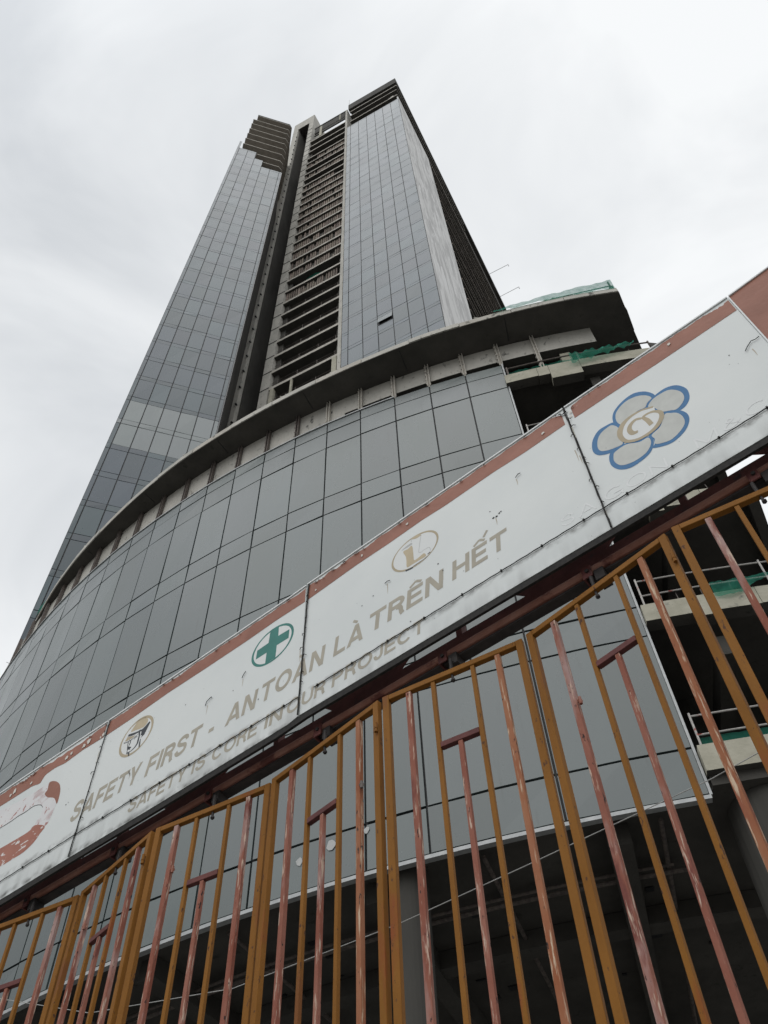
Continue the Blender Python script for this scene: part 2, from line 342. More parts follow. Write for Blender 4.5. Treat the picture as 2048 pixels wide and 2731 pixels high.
DOME = [(-3.198, 4.972), (-3.184, 4.996), (-3.17, 5.014), (-3.155, 5.027), (-3.129, 5.026), (-3.098, 5.014), (-3.078, 4.991), (-3.072, 4.97), (-3.082, 4.954), (-3.098, 4.947), (-3.122, 4.95), (-3.161, 4.962)]
BAND = [(-3.216, 4.951), (-3.21, 4.963), (-3.169, 4.95), (-3.138, 4.941), (-3.122, 4.942), (-3.105, 4.936), (-3.086, 4.944), (-3.059, 4.962), (-3.049, 4.951), (-3.06, 4.924), (-3.075, 4.884), (-3.099, 4.874), (-3.092, 4.888), (-3.105, 4.894), (-3.105, 4.913), (-3.106, 4.924), (-3.12, 4.926), (-3.133, 4.929), (-3.164, 4.932), (-3.194, 4.941)]
BRIM = [(-3.229, 4.924), (-3.215, 4.947), (-3.188, 4.936), (-3.149, 4.921), (-3.168, 4.916), (-3.197, 4.917), (-3.216, 4.92)]
R_BRIM = [(-3.236, 4.92), (-3.22, 4.911), (-3.194, 4.907), (-3.166, 4.908), (-3.127, 4.917)]
R_STRAP = [(-3.124, 4.928), (-3.116, 4.902), (-3.116, 4.872), (-3.117, 4.848), (-3.131, 4.831), (-3.151, 4.822), (-3.169, 4.822), (-3.182, 4.825)]
R_FACE = [(-3.197, 4.903), (-3.195, 4.878), (-3.189, 4.852), (-3.186, 4.83), (-3.188, 4.821)]
R_EYE = [(-3.179, 4.905), (-3.18, 4.882), (-3.185, 4.873)]
MOUTH = [(-3.193, 4.873), (-3.159, 4.849), (-3.167, 4.846), (-3.167, 4.837), (-3.185, 4.846)]
CHIN = [(-3.189, 4.819), (-3.179, 4.823), (-3.164, 4.819), (-3.16, 4.79), (-3.168, 4.794), (-3.174, 4.815)]
R_NECK = [(-3.098, 4.868), (-3.098, 4.846), (-3.093, 4.81)]
R_BROW = [(-3.155, 4.896), (-3.144, 4.904), (-3.13, 4.902)]
BTOP = [(-1.372, 5.069), (-1.353, 5.075), (-1.332, 5.071), (-1.314, 5.053), (-1.321, 5.05), (-1.34, 5.049), (-1.358, 5.057)]
R_B1 = [(-1.316, 5.052), (-1.327, 5.001), (-1.338, 4.94)]
R_B2 = [(-1.338, 4.939), (-1.326, 4.929), (-1.306, 4.931), (-1.284, 4.929), (-1.276, 4.917), (-1.276, 4.897)]
R_B3 = [(-1.372, 5.069), (-1.372, 5.046)]
BSOLE1 = [(-1.293, 4.887), (-1.278, 4.893), (-1.276, 4.886), (-1.292, 4.883)]
BOOT = [(-1.421, 5.013), (-1.394, 5.012), (-1.37, 5.016), (-1.367, 4.948), (-1.366, 4.904), (-1.344, 4.901), (-1.315, 4.909), (-1.305, 4.9), (-1.303, 4.88), (-1.342, 4.881), (-1.382, 4.882), (-1.407, 4.885), (-1.407, 4.933), (-1.409, 4.967)]
BGREY = [(-1.431, 5.027), (-1.418, 5.035), (-1.392, 5.041), (-1.372, 5.04), (-1.369, 5.027), (-1.393, 5.025), (-1.414, 5.027)]
BSOLE2 = [(-1.418, 4.871), (-1.375, 4.863), (-1.375, 4.855), (-1.38, 4.854), (-1.414, 4.86)]
R_B4 = [(-1.374, 4.864), (-1.343, 4.866), (-1.313, 4.867), (-1.294, 4.873)]
CROSS = [(-2.24, 5.057), (-2.184, 5.061), (-2.182, 4.985), (-2.11, 4.981), (-2.111, 4.92), (-2.186, 4.921), (-2.187, 4.838), (-2.252, 4.836), (-2.25, 4.914), (-2.32, 4.914), (-2.317, 4.974), (-2.244, 4.979)]
OCAP = [(-3.834, 4.987), (-3.782, 4.968), (-3.73, 4.923), (-3.701, 4.869), (-3.69, 4.819), (-3.692, 4.774), (-3.734, 4.831), (-3.804, 4.873), (-3.842, 4.915), (-3.83, 4.937)]
OLOW = [(-3.735, 4.658), (-3.76, 4.624), (-3.79, 4.588), (-3.856, 4.562), (-3.953, 4.56), (-4.039, 4.56), (-4.177, 4.568), (-4.252, 4.713), (-4.107, 4.7), (-4.002, 4.695), (-3.881, 4.693), (-3.837, 4.713)]
OSCR = [(-4.419, 5.04), (-4.263, 5.021), (-4.031, 4.986), (-3.828, 4.981), (-3.828, 4.93), (-3.827, 4.896), (-3.734, 4.831), (-3.701, 4.782), (-3.708, 4.701), (-3.735, 4.658), (-3.837, 4.713), (-3.812, 4.764), (-3.814, 4.807), (-3.847, 4.846), (-3.913, 4.874), (-3.98, 4.87), (-4.187, 4.866), (-4.335, 4.875)]
OCRK = [(-4.223, 4.868), (-4.187, 4.866), (-4.095, 4.865), (-4.035, 4.87), (-3.978, 4.866), (-3.912, 4.871), (-3.847, 4.846), (-3.817, 4.814)]
# ------------------------------------------------------------------ ground
g = MB(); g.box(lambda a, d, z: Vector((a, d, z)), -1500, 1500, -1500, 1500, -.3, 0)
tag(obj('ground', g, M['ground']), kind='structure')

# ------------------------------------------------------------------ how large a panel shows in the picture (only used to rank panels)
def area_in_view(c, a):
    d = Vector(c) - Vector((0, 0, CAMZ)); z = d.dot(fv)
    if z <= 0: return 0
    x, y = d.dot(rv) / z, d.dot(uv) / z
    if abs(x) > .43 or abs(y) > .57: return 0
    return a / d.length_squared

def put_panels(plist, parent, name, count=100):
    """plist: (mb, centre, area, material); the largest become parts, the rest one part"""
    plist = sorted(plist, key=lambda p: -area_in_view(p[1], p[2]))
    for mb, c, a, m in plist[:count]: obj(name, mb, m, parent)
    rest = {}
    for mb, c, a, m in plist[count:]:
        r = rest.setdefault(m.name, (MB(), m)); b = len(r[0].v)
        r[0].v += mb.v; r[0].f += [tuple(i + b for i in f) for f in mb.f]
    for k, (mb, m) in rest.items(): tag(obj(name, mb, m, parent), kind='stuff')

# ================================================================== OFFICE TOWER
tower = empty('office_tower', (0, 45, 0), 'tall unfinished glass and concrete office tower rising behind the curved podium', 'skyscraper')
ZB = 24.0                                                   # the tower stands on the podium block
UP = [98 + 3.60 * k for k in range(0, 30)]
DN = [98 - 3.74 * k for k in range(1, 20)]
def levels(a, b): return sorted(z for z in UP + DN if a <= z <= b)

# ---- right wing: glazed front, plastered corner bay, brick filled side
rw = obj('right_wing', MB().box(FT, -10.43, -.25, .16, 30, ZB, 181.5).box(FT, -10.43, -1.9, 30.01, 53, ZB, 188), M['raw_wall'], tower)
obj('facade_backing', MB().box(FT, -10.45, -.02, .06, .155, 60, 180.1), M['joint'], rw)
sb = [-10.45, -9.70, -8.10, -6.47, -4.82, -3.22, -1.60, 0]
pl_ = []
lv = levels(64, 176) + [180.35]
def tilt(): return random.uniform(-.012, .012)
for i in range(7):
    for j, z in enumerate(lv):
        rows = [(z - .62, z)] if j else []
        if j: rows.append((lv[j - 1], z - .62))
        for q, (z0, z1) in enumerate(rows):
            if z > 180 and q == 0: z0 = z1 - .62
            a0, a1 = sb[i] + .045, sb[i + 1] - .045; b0, b1 = z0 + .025, z1 - .025
            if i == 3 and abs(z - 86.78) < .2 and q == 1:          # the one with a hopper sash standing open
                b1 = z0 + .3
                obj('open_sash', MB().hexa([FT(a0, -.17, 84.85), FT(a1, -.17, 84.85), FT(a1, -.13, 84.85), FT(a0, -.13, 84.85), FT(a0, -.02, 86.1), FT(a1, -.02, 86.1), FT(a1, .02, 86.1), FT(a0, .02, 86.1)]), M['pale_glass'], rw, 'pale window sash tilted open')
                b1 = 84.35
                if b1 < b0 + .1: b1 = b0 + .1
            t1, t2 = tilt(), tilt()
            mb = MB().hexa([FT(a0, t1, b0), FT(a1, t2, b0), FT(a1, .05, b0), FT(a0, .05, b0), FT(a0, t2, b1), FT(a1, t1, b1), FT(a1, .05, b1), FT(a0, .05, b1)])
            pl_.append((mb, FT((a0 + a1) / 2, 0, (b0 + b1) / 2), (a1 - a0) * (b1 - b0), M['tower_glass']))
put_right = pl_
# top storeys of the right wing: bare slabs and a deep roof beam, overhanging the corner
for z0, z1, over in ((183.3, 183.75, .02), (188.3, 188.65, .1), (192.2, 192.65, .22)):
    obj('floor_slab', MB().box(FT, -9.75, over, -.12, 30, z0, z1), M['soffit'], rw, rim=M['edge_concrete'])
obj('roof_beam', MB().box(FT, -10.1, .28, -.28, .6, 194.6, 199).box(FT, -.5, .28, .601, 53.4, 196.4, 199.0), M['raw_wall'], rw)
obj('set_back_wall', MB().box(FT, -9.6, -1.2, 2.4, 3, 181.6, 196), M['soffit'], rw)
obj('rubble_heap', MB().hexa([FT(-1.9, -.1, 183.8), FT(-.6, -.1, 183.8), FT(-.6, .8, 183.8), FT(-1.9, .8, 183.8), FT(-1.4, 0, 184.8), FT(-.9, 0, 185.4), FT(-.9, .6, 185.2), FT(-1.3, .6, 184.6)]), M['concrete'], rw)
obj('roof_soffit', MB().box(FT, -9.8, -.5, .602, 30, 194.0, 194.58), M['soffit'], rw)
# plastered side bay
obj('plastered_wall', MB().box(FT, -.24, 0.0, .16, 12.7, ZB, 184.2), M['plaster'], rw)
# side face further back: slab edges, recess, brick infill
for k, z in enumerate(levels(70, 182)):
    obj('side_slab', MB().box(FT, -1.6, .12 + (k % 3) * .04, 12.72, 53, z - .30, z), M['soffit'], rw, rim=M['brick'])
lvs = levels(70, 186)
bi = MB()
for k in range(len(lvs) - 1):
    z0, z1 = lvs[k], lvs[k + 1] - .43
    st = 15.0 if k % 7 == 5 else (13.6 + (k % 4) * .5)
    d = st
    if z1 > 176: continue
    while d < 53:
        wd = random.uniform(1.6, 4.0)
        if random.random() > .06: bi.box(FT, -.75, -.34 - random.uniform(0, .1), d, d + wd * .96, z0, z1 - (.0 if random.random() > .12 else 1.2))
        d += wd
obj('brick_infill', bi, M['brick'], rw)

obj('side_parapet', MB().box(FT, -1.88, -.40, 12.8, 52.8, 181.6, 196.39), M['raw_wall'], rw)
# ---- unglazed middle bay between two piers
bay = obj('open_bay', MB().box(FT, -18.48, -10.86, 2.2, 28, ZB, 181).box(FT, -18.48, -17.9, .5, 2.19, ZB, 181).box(FT, -11.3, -10.86, .5, 2.19, ZB, 181), M['soffit'], tower)
obj('pier', MB().box(FT, -10.86, -10.47, 0.0, 2.5, ZB, 197.0), M['concrete'], bay, 'narrow pale concrete pier beside the glass')
slabs = [z for z in levels(76, 176)] + [178.6, 182.7, 187.0]
for z in slabs:
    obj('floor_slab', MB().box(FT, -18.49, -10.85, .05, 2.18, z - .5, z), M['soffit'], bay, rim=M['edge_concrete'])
brick_lv = {}
for i in range(len(slabs) - 1):
    z0, z1 = slabs[i], slabs[i + 1] - .5
    if z0 < 104: continue
    if 108 < z0 < 111: continue                              # the storey hung with green net
    if z0 > 172 or 162 < z0 < 165.5 or 155 < z0 < 158: continue
    if 147 < z0 < 151.9 and z0 < 148.2: continue
    mb = MB(); a = -18.35; lo_ = -18.4; hi_ = -11.0
    if z0 > 169: lo_ = -16.6
    if 151 < z0 < 153: hi_ = -12.6
    if 104 < z0 < 107: hi_ = -11.6
    while a < -11.0:
        wd = random.uniform(.27, .37)
        if lo_ < a < hi_ and random.random() > .05:
            dd = .30 + random.uniform(-.03, .03)
            mb.box(FT, a, a + wd * random.uniform(.5, .72), dd, dd + .15, z0 + .01, z1 - (.02 if random.random() > .12 else random.uniform(.2, 1.6)))
        a += wd
    obj('brick_infill', mb, M['brick'], bay)
    obj('infill_wall', MB().box(FT, lo_, hi_, .48, .60, z0, z1), M['soffit'], bay)
# rails in the lowest open storeys
for z in levels(78, 104):
    mb = MB()
    for h in (.55, 1.0): mb.tube([FT(-18.3, .15, z + h), FT(-11, .15, z + h)], .022, 6)
    for a in (-17.6, -15.4, -13.2, -11.2): mb.tube([FT(a, .15, z), FT(a, .15, z + 1.15)], .025, 6)
    obj('rail', mb, M['pipe'], bay)
# bottom storey of the bay: white posts and a pale lower wall
obj('post', MB().box(FT, -11.45, -10.95, .0, .5, 74, 82.5), M['beige_concrete'], bay, 'white painted post')
obj('post', MB().box(FT, -18.3, -17.9, .0, .4, 74, 82.4), M['beige_concrete'], bay, 'white painted post')
obj('post', MB().box(FT, -16.0, -15.8, .0, .2, 74, 82.4), M['beige_concrete'], bay, 'thin white post')
obj('low_wall', MB().box(FT, -15.7, -11.5, 1.2, 1.4, 70, 80.6), M['ink_pale'], bay)
# roof frame over the bay, open to the sky
rf = MB().box(FT, -17.9, -10.86, 0, .4, 196.3, 197).box(FT, -17.8, -10.86, 0.05, .35, 192.0, 195.9).box(FT, -17.8, -10.86, .1, .3, 190.2, 190.9).box(FT, -16.5, -10.86, .1, .3, 191.0, 191.9)
obj('roof_frame', rf, M['raw_wall'], bay)
obj('roof_post', MB().box(FT, -16.6, -16.1, -.02, .5, 187.05, 195.5), M['beige_concrete'], bay)
obj('roof_post', MB().box(FT, -12.2, -12.0, -.02, .2, 191.5, 196.2), M['beige_concrete'], bay)

# ---- concrete core with its tall shaft
core = obj('concrete_core', MB().box(FT, -23.35, -22.2, .0, 7, ZB, 212).box(FT, -19.5, -18.5, 0.0, 7, ZB, 212)
           .box(FT, -22.2, -19.5, 0.0, 7, 206, 212), M['concrete'], tower)
obj('shaft_wall', MB().box(FT, -22.19, -22.02, .5, 7, ZB, 205.99).box(FT, -22.0, -19.5, 6.2, 6.6, ZB, 205.98), M['raw_wall'], core)
obj('shaft_shade', MB().box(FT, -22.0, -19.52, .04, 6.1, 205.9, 205.98), M['black_steel'], core)  # black sheet added to paint the deep shade under the lintel
for z in levels(70, 200):
    obj('casting_joint', MB().box(FT, -19.60, -18.44, -.05, .0, z - .10, z - .03), M['joint'], core)
for z in levels(60, 200):
    obj('casting_nib', MB().box(FT, -22.28, -22.12, -.16, .1, z - .16, z + .04), M['joint'], core)
for z in levels(143, 176):                                  # jagged stubs where the wing's slabs break off against the column
    cw = MB(); cw.hexa([FT(-24.1, -.3, z - .5), FT(-23.2, -.3, z - .5), FT(-23.2, .4, z - .5), FT(-24.1, .4, z - .5), FT(-23.7, -.25, z + 1.6), FT(-23.25, -.25, z + 2.4), FT(-23.25, .4, z + 2.4), FT(-23.7, .4, z + 1.6)])
    obj('slab_stub', cw, M['concrete'], core)

# ---- left wing
P = lambda a, d: tuple(FL(a, d, 0)[:2])
back = [P(-.2, 22), (FT(-23.4, 9, 0).x, FT(-23.4, 9, 0).y), (FT(-23.36, .8, 0).x, FT(-23.36, .8, 0).y)]
lw = obj('left_wing', MB().prism([P(-.25, .16), P(6.98, .16)] + back[::-1], ZB, 145.1), M['raw_wall'], tower)
obj('return_glazing', MB().prism([(FL(7.02, .12, 0).x, FL(7.02, .12, 0).y), (FL(7.12, .12, 0).x, FL(7.12, .12, 0).y), (FT(-23.32, -.02, 0).x, FT(-23.32, -.02, 0).y), (FT(-23.45, .3, 0).x, FT(-23.45, .3, 0).y)], ZB, 145.2), M['dark_glass'], lw, 'dark blue glass return wall')
obj('facade_backing', MB().box(FL, -.33, 7.04, .06, .155, 30, 145.0).box(FL, -.33, 3.9, .06, .155, 145.01, 148.5).box(FL, -.33, 2.7, .06, .155, 148.51, 152), M['joint'], lw)
sl = [-.33, .02, 1.34, 2.66, 3.99, 5.32, 6.70, 7.06]
lvl = levels(30, 145.5) + [148.4, 152.0]
pll = []
for i in range(7):
    top = 156 if i == 0 else 152.05 if i < 3 else 148.45 if i == 3 else 144.85
    for j in range(1, len(lvl)):
        z = lvl[j]
        if z > top: continue
        for q, (z0, z1) in enumerate(((z - .66, z), (lvl[j - 1], z - .66))):
            m = M['tower_glass']
            if 60 < z0 < 64.4 and i > 0 or (q == 0 and 63 < z < 64.6): m = M['pale_glass']
            a0, a1 = sl[i] + .04, sl[i + 1] - .04; b0, b1 = z0 + .025, z1 - .025
            t1, t2 = tilt(), tilt()
            mb = MB().hexa([FL(a0, t1, b0), FL(a1, t2, b0), FL(a1, .05, b0), FL(a0, .05, b0), FL(a0, t2, b1), FL(a1, t1, b1), FL(a1, .05, b1), FL(a0, .05, b1)])
            pll.append((mb, FL((a0 + a1) / 2, 0, (b0 + b1) / 2), (a1 - a0) * (b1 - b0), m))
pll.append((MB().box(FL, -.33, .0, 0, .06, 152.1, 156), FL(0, 0, 154), .8, M['tower_glass']))
both = sorted(put_right + pll, key=lambda p: -area_in_view(p[1], p[2]))
top100 = set(id(p) for p in both[:100])
put_panels([p for p in put_right if id(p) in top100], rw, 'glass_panel', 100)
put_panels([p for p in put_right if id(p) not in top100], rw, 'glass_panel', 0)
put_panels([p for p in pll if id(p) in top100], lw, 'glass_panel', 100)
put_panels([p for p in pll if id(p) not in top100], lw, 'glass_panel', 0)
# bare storeys on top of the left wing
for z in [148.4, 152.0, 155.4, 159.1, 162.7, 166.3, 170.1, 173.4, 177.0]:
    a0 = .25 if z < 175 else .75
    if z < 149: a0 = 4.0
    elif z < 153: a0 = 2.75
    pts = [P(a0, .02), P(6.45, .02), P(6.95, .55), P(7.05, 1.5), (FT(-23.55, .9, 0).x, FT(-23.55, .9, 0).y), P(5, 16), P(.2, 16), ] if z >= 153 else [P(a0, .17), P(6.45, .17), P(6.95, .55), P(7.1, 1.6), P(6.9, 6), P(a0, 6)]
    obj('floor_slab', MB().prism(pts, z - .24, z), M['raw_slab'], lw, rim=M['edge_concrete'])
obj('set_back_wall', MB().prism([P(.9, 1.9), P(6.3, 1.9), P(5.6, 14), P(.9, 14)], 145.3, 176.6), M['raw_slab'], lw)
obj('roof_parapet', MB().prism([P(.75, .0), P(6.45, .0), P(6.95, .5), P(6.6, .8), P(6.2, .4), P(.75, .4)], 177.01, 177.6), M['raw_wall'], lw)

# roof poles and the two thin booms that reach out beyond the far side
mb = MB().tube([FT(-10.2, .3, 199), FT(-10.3, .3, 207.8)], .05, 6).tube([FT(-6.4, .2, 199), FT(-6.4, .2, 200.6)], .1, 6).tube([FT(-7.0, .2, 199), FT(-7.0, .2, 199.9)], .08, 6)
obj('roof_pole', mb, M['rod'], tower)
for a, b in (((25.3, 72.5, 200), (29.83, 70.32, 200)), ((27.7, 77.9, 200), (32.39, 75.55, 200))):
    A, B = Vector(a), Vector(b)
    obj('boom', MB().tube([A - (B - A) * .3, A, B], .055, 6).tube([B, B - Vector((0, 0, 1.0))], .09, 6), M['rod'], tower)

# ================================================================== PODIUM
CX, CY, RR = 12.491, 49.976, 36.836
def AR(phi, r, z=0): return Vector((CX + r * math.sin(R(phi)), CY - r * math.cos(R(phi)), z))
FP = lambda off: (lambda phi, d, z: AR(phi, RR + off - d, z))
END = Vector((8.68, 12.30)); ED = Vector((.43362, .90109))
podium = empty('podium_building', (0, 30, 0), 'curved grey glass podium block with open concrete floors at its right end', 'building')
def phis(a, b, st=1.018):
    n = max(1, int(round(abs(b - a) / st))); return [a + (b - a) * i / n for i in range(n + 1)]
def arc(a, b, r): return [tuple(AR(p, r)[:2]) for p in phis(a, b)]
def interp(tab, x):
    if x <= tab[0][0]: return tab[0][1]
    for (a, b), (c, d) in zip(tab, tab[1:]):
        if x <= c: return b + (d - b) * (x - a) / (c - a)
    return tab[-1][1]
OV = [(-75, -.9), (-62, -.6), (-50.8, -.2), (-48.5, -.03), (-46, .17), (-43.3, .33), (-39, .51), (-35.4, .66), (-32.5, .75), (-26.6, .82), (-22.2, .88), (-18.3, .96), (-16.3, 1.0), (-8.7, 1.05), (-5.8, 1.05)]
def endpt(k): q = END + ED * k; return (q.x, q.y)
# roof slab with its curved overhang
outer = [tuple(AR(p, RR + interp(OV, p))[:2]) for p in phis(-75, -5.8)]
roof = obj('roof_slab', MB().prism(outer + [endpt(0), endpt(.7), (endpt(.74)[0] + .03, endpt(.74)[1]), endpt(1.6), (endpt(1.64)[0] - .02, endpt(1.64)[1]), endpt(2.6), endpt(26)] + [(-4, 52), (-34, 52)], 32.9, 33.2), M['soffit'], podium)
# pale slab edge: a thin cast strip all round, broken into lengths of slightly different colour
for k in range(24):
    a = -75 + k * 69.2 / 24; b = a + 69.2 / 24 - .03
    ps = phis(a, b); mb = MB()
    e0 = random.uniform(.0, .03)
    pts = [tuple(AR(p, RR + interp(OV, p) + .02 + e0)[:2]) for p in ps] + [tuple(AR(p, RR + interp(OV, p) - .06)[:2]) for p in ps[::-1]]
    obj('slab_edge', mb.prism(pts, 32.91 + random.uniform(0, .02), 33.215), M['concrete'] if k % 3 else M['edge_concrete'], roof)
# thin beams under the overhang give its faint joints
for p in range(-60, -6, 6):
    a = AR(p, RR + interp(OV, p) - .1); b = AR(p, RR)
    obj('soffit_joint', MB().tube([a + Vector((0, 0, 32.895)), b + Vector((0, 0, 32.895))], .012, 4), M['joint'], roof)
# upstand beam behind the mullion heads
for a, b, zb in ((-64, -22, 30.9), (-22, -7.45, 31.7)):
    obj('edge_beam', MB().prism(arc(a, b, RR - .13) + arc(b, a, RR - .55), zb, 32.89), M['soffit'], podium, rim=M['concrete'])
obj('stub_column', MB().box(FP(-.3), -9.55, -9.0, 0, .4, 30.0, 31.59), M['beige_concrete'], podium)
# curtain wall grid
PH = lambda k: -12.79 - 2.036 * k
T = [30.53, 26.27, 21.95, 17.64, 13.51]; Bt = [29.43, 25.30, 21.00, 16.68, 12.42]
pan = []
fac = obj('facade_backing', MB().prism(arc(-64, -12.86, RR - .06) + arc(-12.86, -64, RR - .14), 12.4, 31.1).prism(arc(-12.84, -10.78, RR - .06) + arc(-10.78, -12.84, RR - .14), 12.4, 21.9), M['joint'], podium)
rows = [(30.53, 31.16)]
for i in range(5):
    rows.append((Bt[i], T[i])); rows.append((T[i + 1] if i < 4 else None, Bt[i]))
rows = [r for r in rows if r[0] is not None]
for k in range(-1, 25):
    for (z0, z1) in rows:
        if k == -1 and z1 > 22: continue
        a, b = PH(k + 1), PH(k)
        a += .038; b -= .038; b0, b1 = z0 + .03, z1 - .03
        t1, t2, t3 = [random.uniform(-.011, .011) for _ in range(3)]
        mb = MB().hexa([AR(a, RR + t1, b0), AR(b, RR + t2, b0), AR(b, RR - .05, b0), AR(a, RR - .05, b0), AR(a, RR + t2, b1), AR(b, RR + t3, b1), AR(b, RR - .05, b1), AR(a, RR - .05, b1)])
        pan.append((mb, AR((a + b) / 2, RR, (b0 + b1) / 2), 1.3 * (b1 - b0), M['podium_glass']))
put_panels(pan, podium, 'glass_panel', 100)
# brackets that carry on above the glass up to the roof slab
for k in range(-1, 20):
    p = PH(k); mb = MB(); z1 = 32.89; z0 = 31.17 if k >= 0 else 29.9
    for off in (-.0, .0): pass
    mb.box(FP(.0), p - .10, p - .055, -.02, .10, z0, z1); mb.box(FP(.0), p + .055, p + .10, -.02, .10, z0, z1); mb.box(FP(.0), p - .05, p + .05, .05, .10, z0, z1)
    for q in range(5): mb.box(FP(.0), p - .16, p - .105, .0, .06, z0 + .2 + q * .33, z0 + .27 + q * .33)
    obj('mullion_bracket', mb, M['edge_concrete'] if k < 6 else M['pipe'], podium)
# pale metal trims
obj('top_trim', MB().prism(arc(-64, PH(3), RR + .03) + arc(PH(3), -64, RR - .03), 31.17, 31.23), M['trim'], podium)
obj('bottom_trim', MB().prism(arc(-64, -10.75, RR + .035) + arc(-10.75, -64, RR - .10), 12.32, 12.40), M['trim'], podium)
obj('end_trim', MB().box(FP(.02), -12.80, -12.72, 0, .12, 21.96, 31.2), M['trim'], podium)
obj('end_trim', MB().box(FP(.02), -10.78, -10.70, 0, .12, 12.41, 21.94), M['trim'], podium)
# open floors to the right of the glass
def slab_plan(p0, k_in, dr=.12):
    c = END + ED * .55
    o = arc(p0, -5.05, RR + dr)
    return o + [(c.x + ED.x * .4 + .15, c.y + ED.y * .4), (c.x + ED.x * 12 + .15, c.y + ED.y * 12)] + [tuple(AR(-8, RR - k_in)[:2]), tuple(AR(p0, RR - k_in)[:2])]
for z in (30.0, 25.75, 21.5, 17.5):
    p0 = -12.84 if z > 22 else -10.68
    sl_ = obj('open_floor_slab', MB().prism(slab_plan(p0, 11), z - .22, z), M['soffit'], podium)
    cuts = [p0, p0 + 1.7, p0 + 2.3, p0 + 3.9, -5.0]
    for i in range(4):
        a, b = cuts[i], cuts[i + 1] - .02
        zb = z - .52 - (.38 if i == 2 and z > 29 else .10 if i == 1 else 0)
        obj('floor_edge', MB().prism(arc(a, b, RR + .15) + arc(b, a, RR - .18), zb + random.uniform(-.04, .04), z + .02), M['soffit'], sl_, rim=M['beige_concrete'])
    obj('side_edge', MB().prism([(endpt(.6)[0] + .02, endpt(.6)[1]), (endpt(.6)[0] + .34, endpt(.6)[1] + .05), (endpt(12)[0] + .3, endpt(12)[1]), (endpt(12)[0], endpt(12)[1])], z - .7, z - .23), M['soffit'], sl_)
# inner walls, beams and columns
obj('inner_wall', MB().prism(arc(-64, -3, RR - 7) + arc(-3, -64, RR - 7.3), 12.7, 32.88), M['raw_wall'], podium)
for z in (29.2, 24.9, 20.6, 16.4):
    obj('cross_beam', MB().box(FP(0), -8.6, -8.1, .3, 6.9, z - .35, z + .2), M['soffit'], podium)
for ph, dr in ((-9.2, 3.2), (-5.0, 3.6), (-7.6, 6.0)):
    c = AR(ph, RR - dr); mb = MB().tube([Vector((c.x, c.y, 12.7)), Vector((c.x, c.y, 32.8))], .38, 20)
    obj('column', mb, M['raw_wall'], podium)
# ceiling over the ground floor, with its beams and round columns
cl = obj('ground_floor_ceiling', MB().prism(arc(-64, -10.6, RR - .11) + arc(-10.6, -5.05, RR + .0) + [(endpt(1)[0] + .2, endpt(1)[1]), (endpt(30)[0], endpt(30)[1]), (6, 60), (-30, 60)], 12.6, 13.2), M['soffit'], podium)
obj('floor_edge', MB().prism(arc(-10.66, -8.3, RR + .16) + arc(-8.3, -10.66, RR - .2), 12.82, 13.42), M['soffit'], cl, rim=M['beige_concrete'])
obj('floor_edge', MB().prism(arc(-8.28, -5.0, RR + .16) + arc(-5.0, -8.28, RR - .2), 12.90, 13.42), M['soffit'], cl, rim=M['beige_concrete'])
for ph in (-58, -48, -38, -29.5, -21, -13.5):
    obj('ceiling_beam', MB().box(FP(0), ph - .35, ph + .35, .6, 22, 12.15, 12.59), M['soffit'], cl)
obj('ceiling_beam', MB().prism(arc(-64, -6, RR - 3.4) + arc(-6, -64, RR - 3.8), 12.2, 12.58), M['soffit'], cl)
for (x, y, r) in ((.15, 15.9, .36), (6.85, 14.5, .75), (-7.5, 20.2, .36), (-16, 28, .36)):
    mb = MB().tube([Vector((x, y, 0)), Vector((x, y, 12.59))], r, 28)
    obj('round_column', mb, M['raw_wall'], podium, smooth=False)
obj('rear_wall', MB().prism(arc(-64, -2, RR - 15) + arc(-2, -64, RR - 15.4), 0, 12.58), M['raw_wall'], podium)
# pipes and a conduit slung under the ceiling
for (a, b, r, zz) in ((-40, -11.5, .05, 12.35), (-40, -12.0, .035, 12.42)):
    obj('ceiling_pipe', MB().tube([AR(p_, RR - 1.6 - r * 8, zz) for p_ in phis(a, b, 2)], r, 8), M['pipe'], cl)
for p_ in (-33.5, -26.2, -17.5, -12.2):
    obj('ceiling_pipe', MB().tube([AR(p_, RR - .5, 12.45), AR(p_ + .3, RR - 9, 12.4)], .045, 8), M['pipe'], cl)
for _ in range(26):
    p_ = random.uniform(-34, -9); d_ = random.uniform(.6, 6); s_ = random.uniform(.05, .16)
    obj('formwork_scrap', MB().box(FP(0), p_, p_ + s_ * 2.5, d_, d_ + s_ * random.uniform(.3, 1.5), 12.57, 12.598), M['joint'], cl)
# torn cladding flake and worn patches on the lowest glass
for (ph, z, r) in ((-23.2, 13.1, .09), (-22.1, 13.25, .11), (-20.9, 13.35, .07), (-25.4, 12.9, .06)):
    pts = [(math.cos(t) * r * random.uniform(.7, 1.1), math.sin(t) * r * random.uniform(.8, 1.3)) for t in [i * .7 for i in range(9)]]
    mb = MB(); mb.v = [tuple(AR(ph + x * 1.55, RR + .014, z + y)) for x, y in pts]; mb.f = [tuple(range(9))]
    obj('worn_patch', mb, M['ink_silver'], podium)

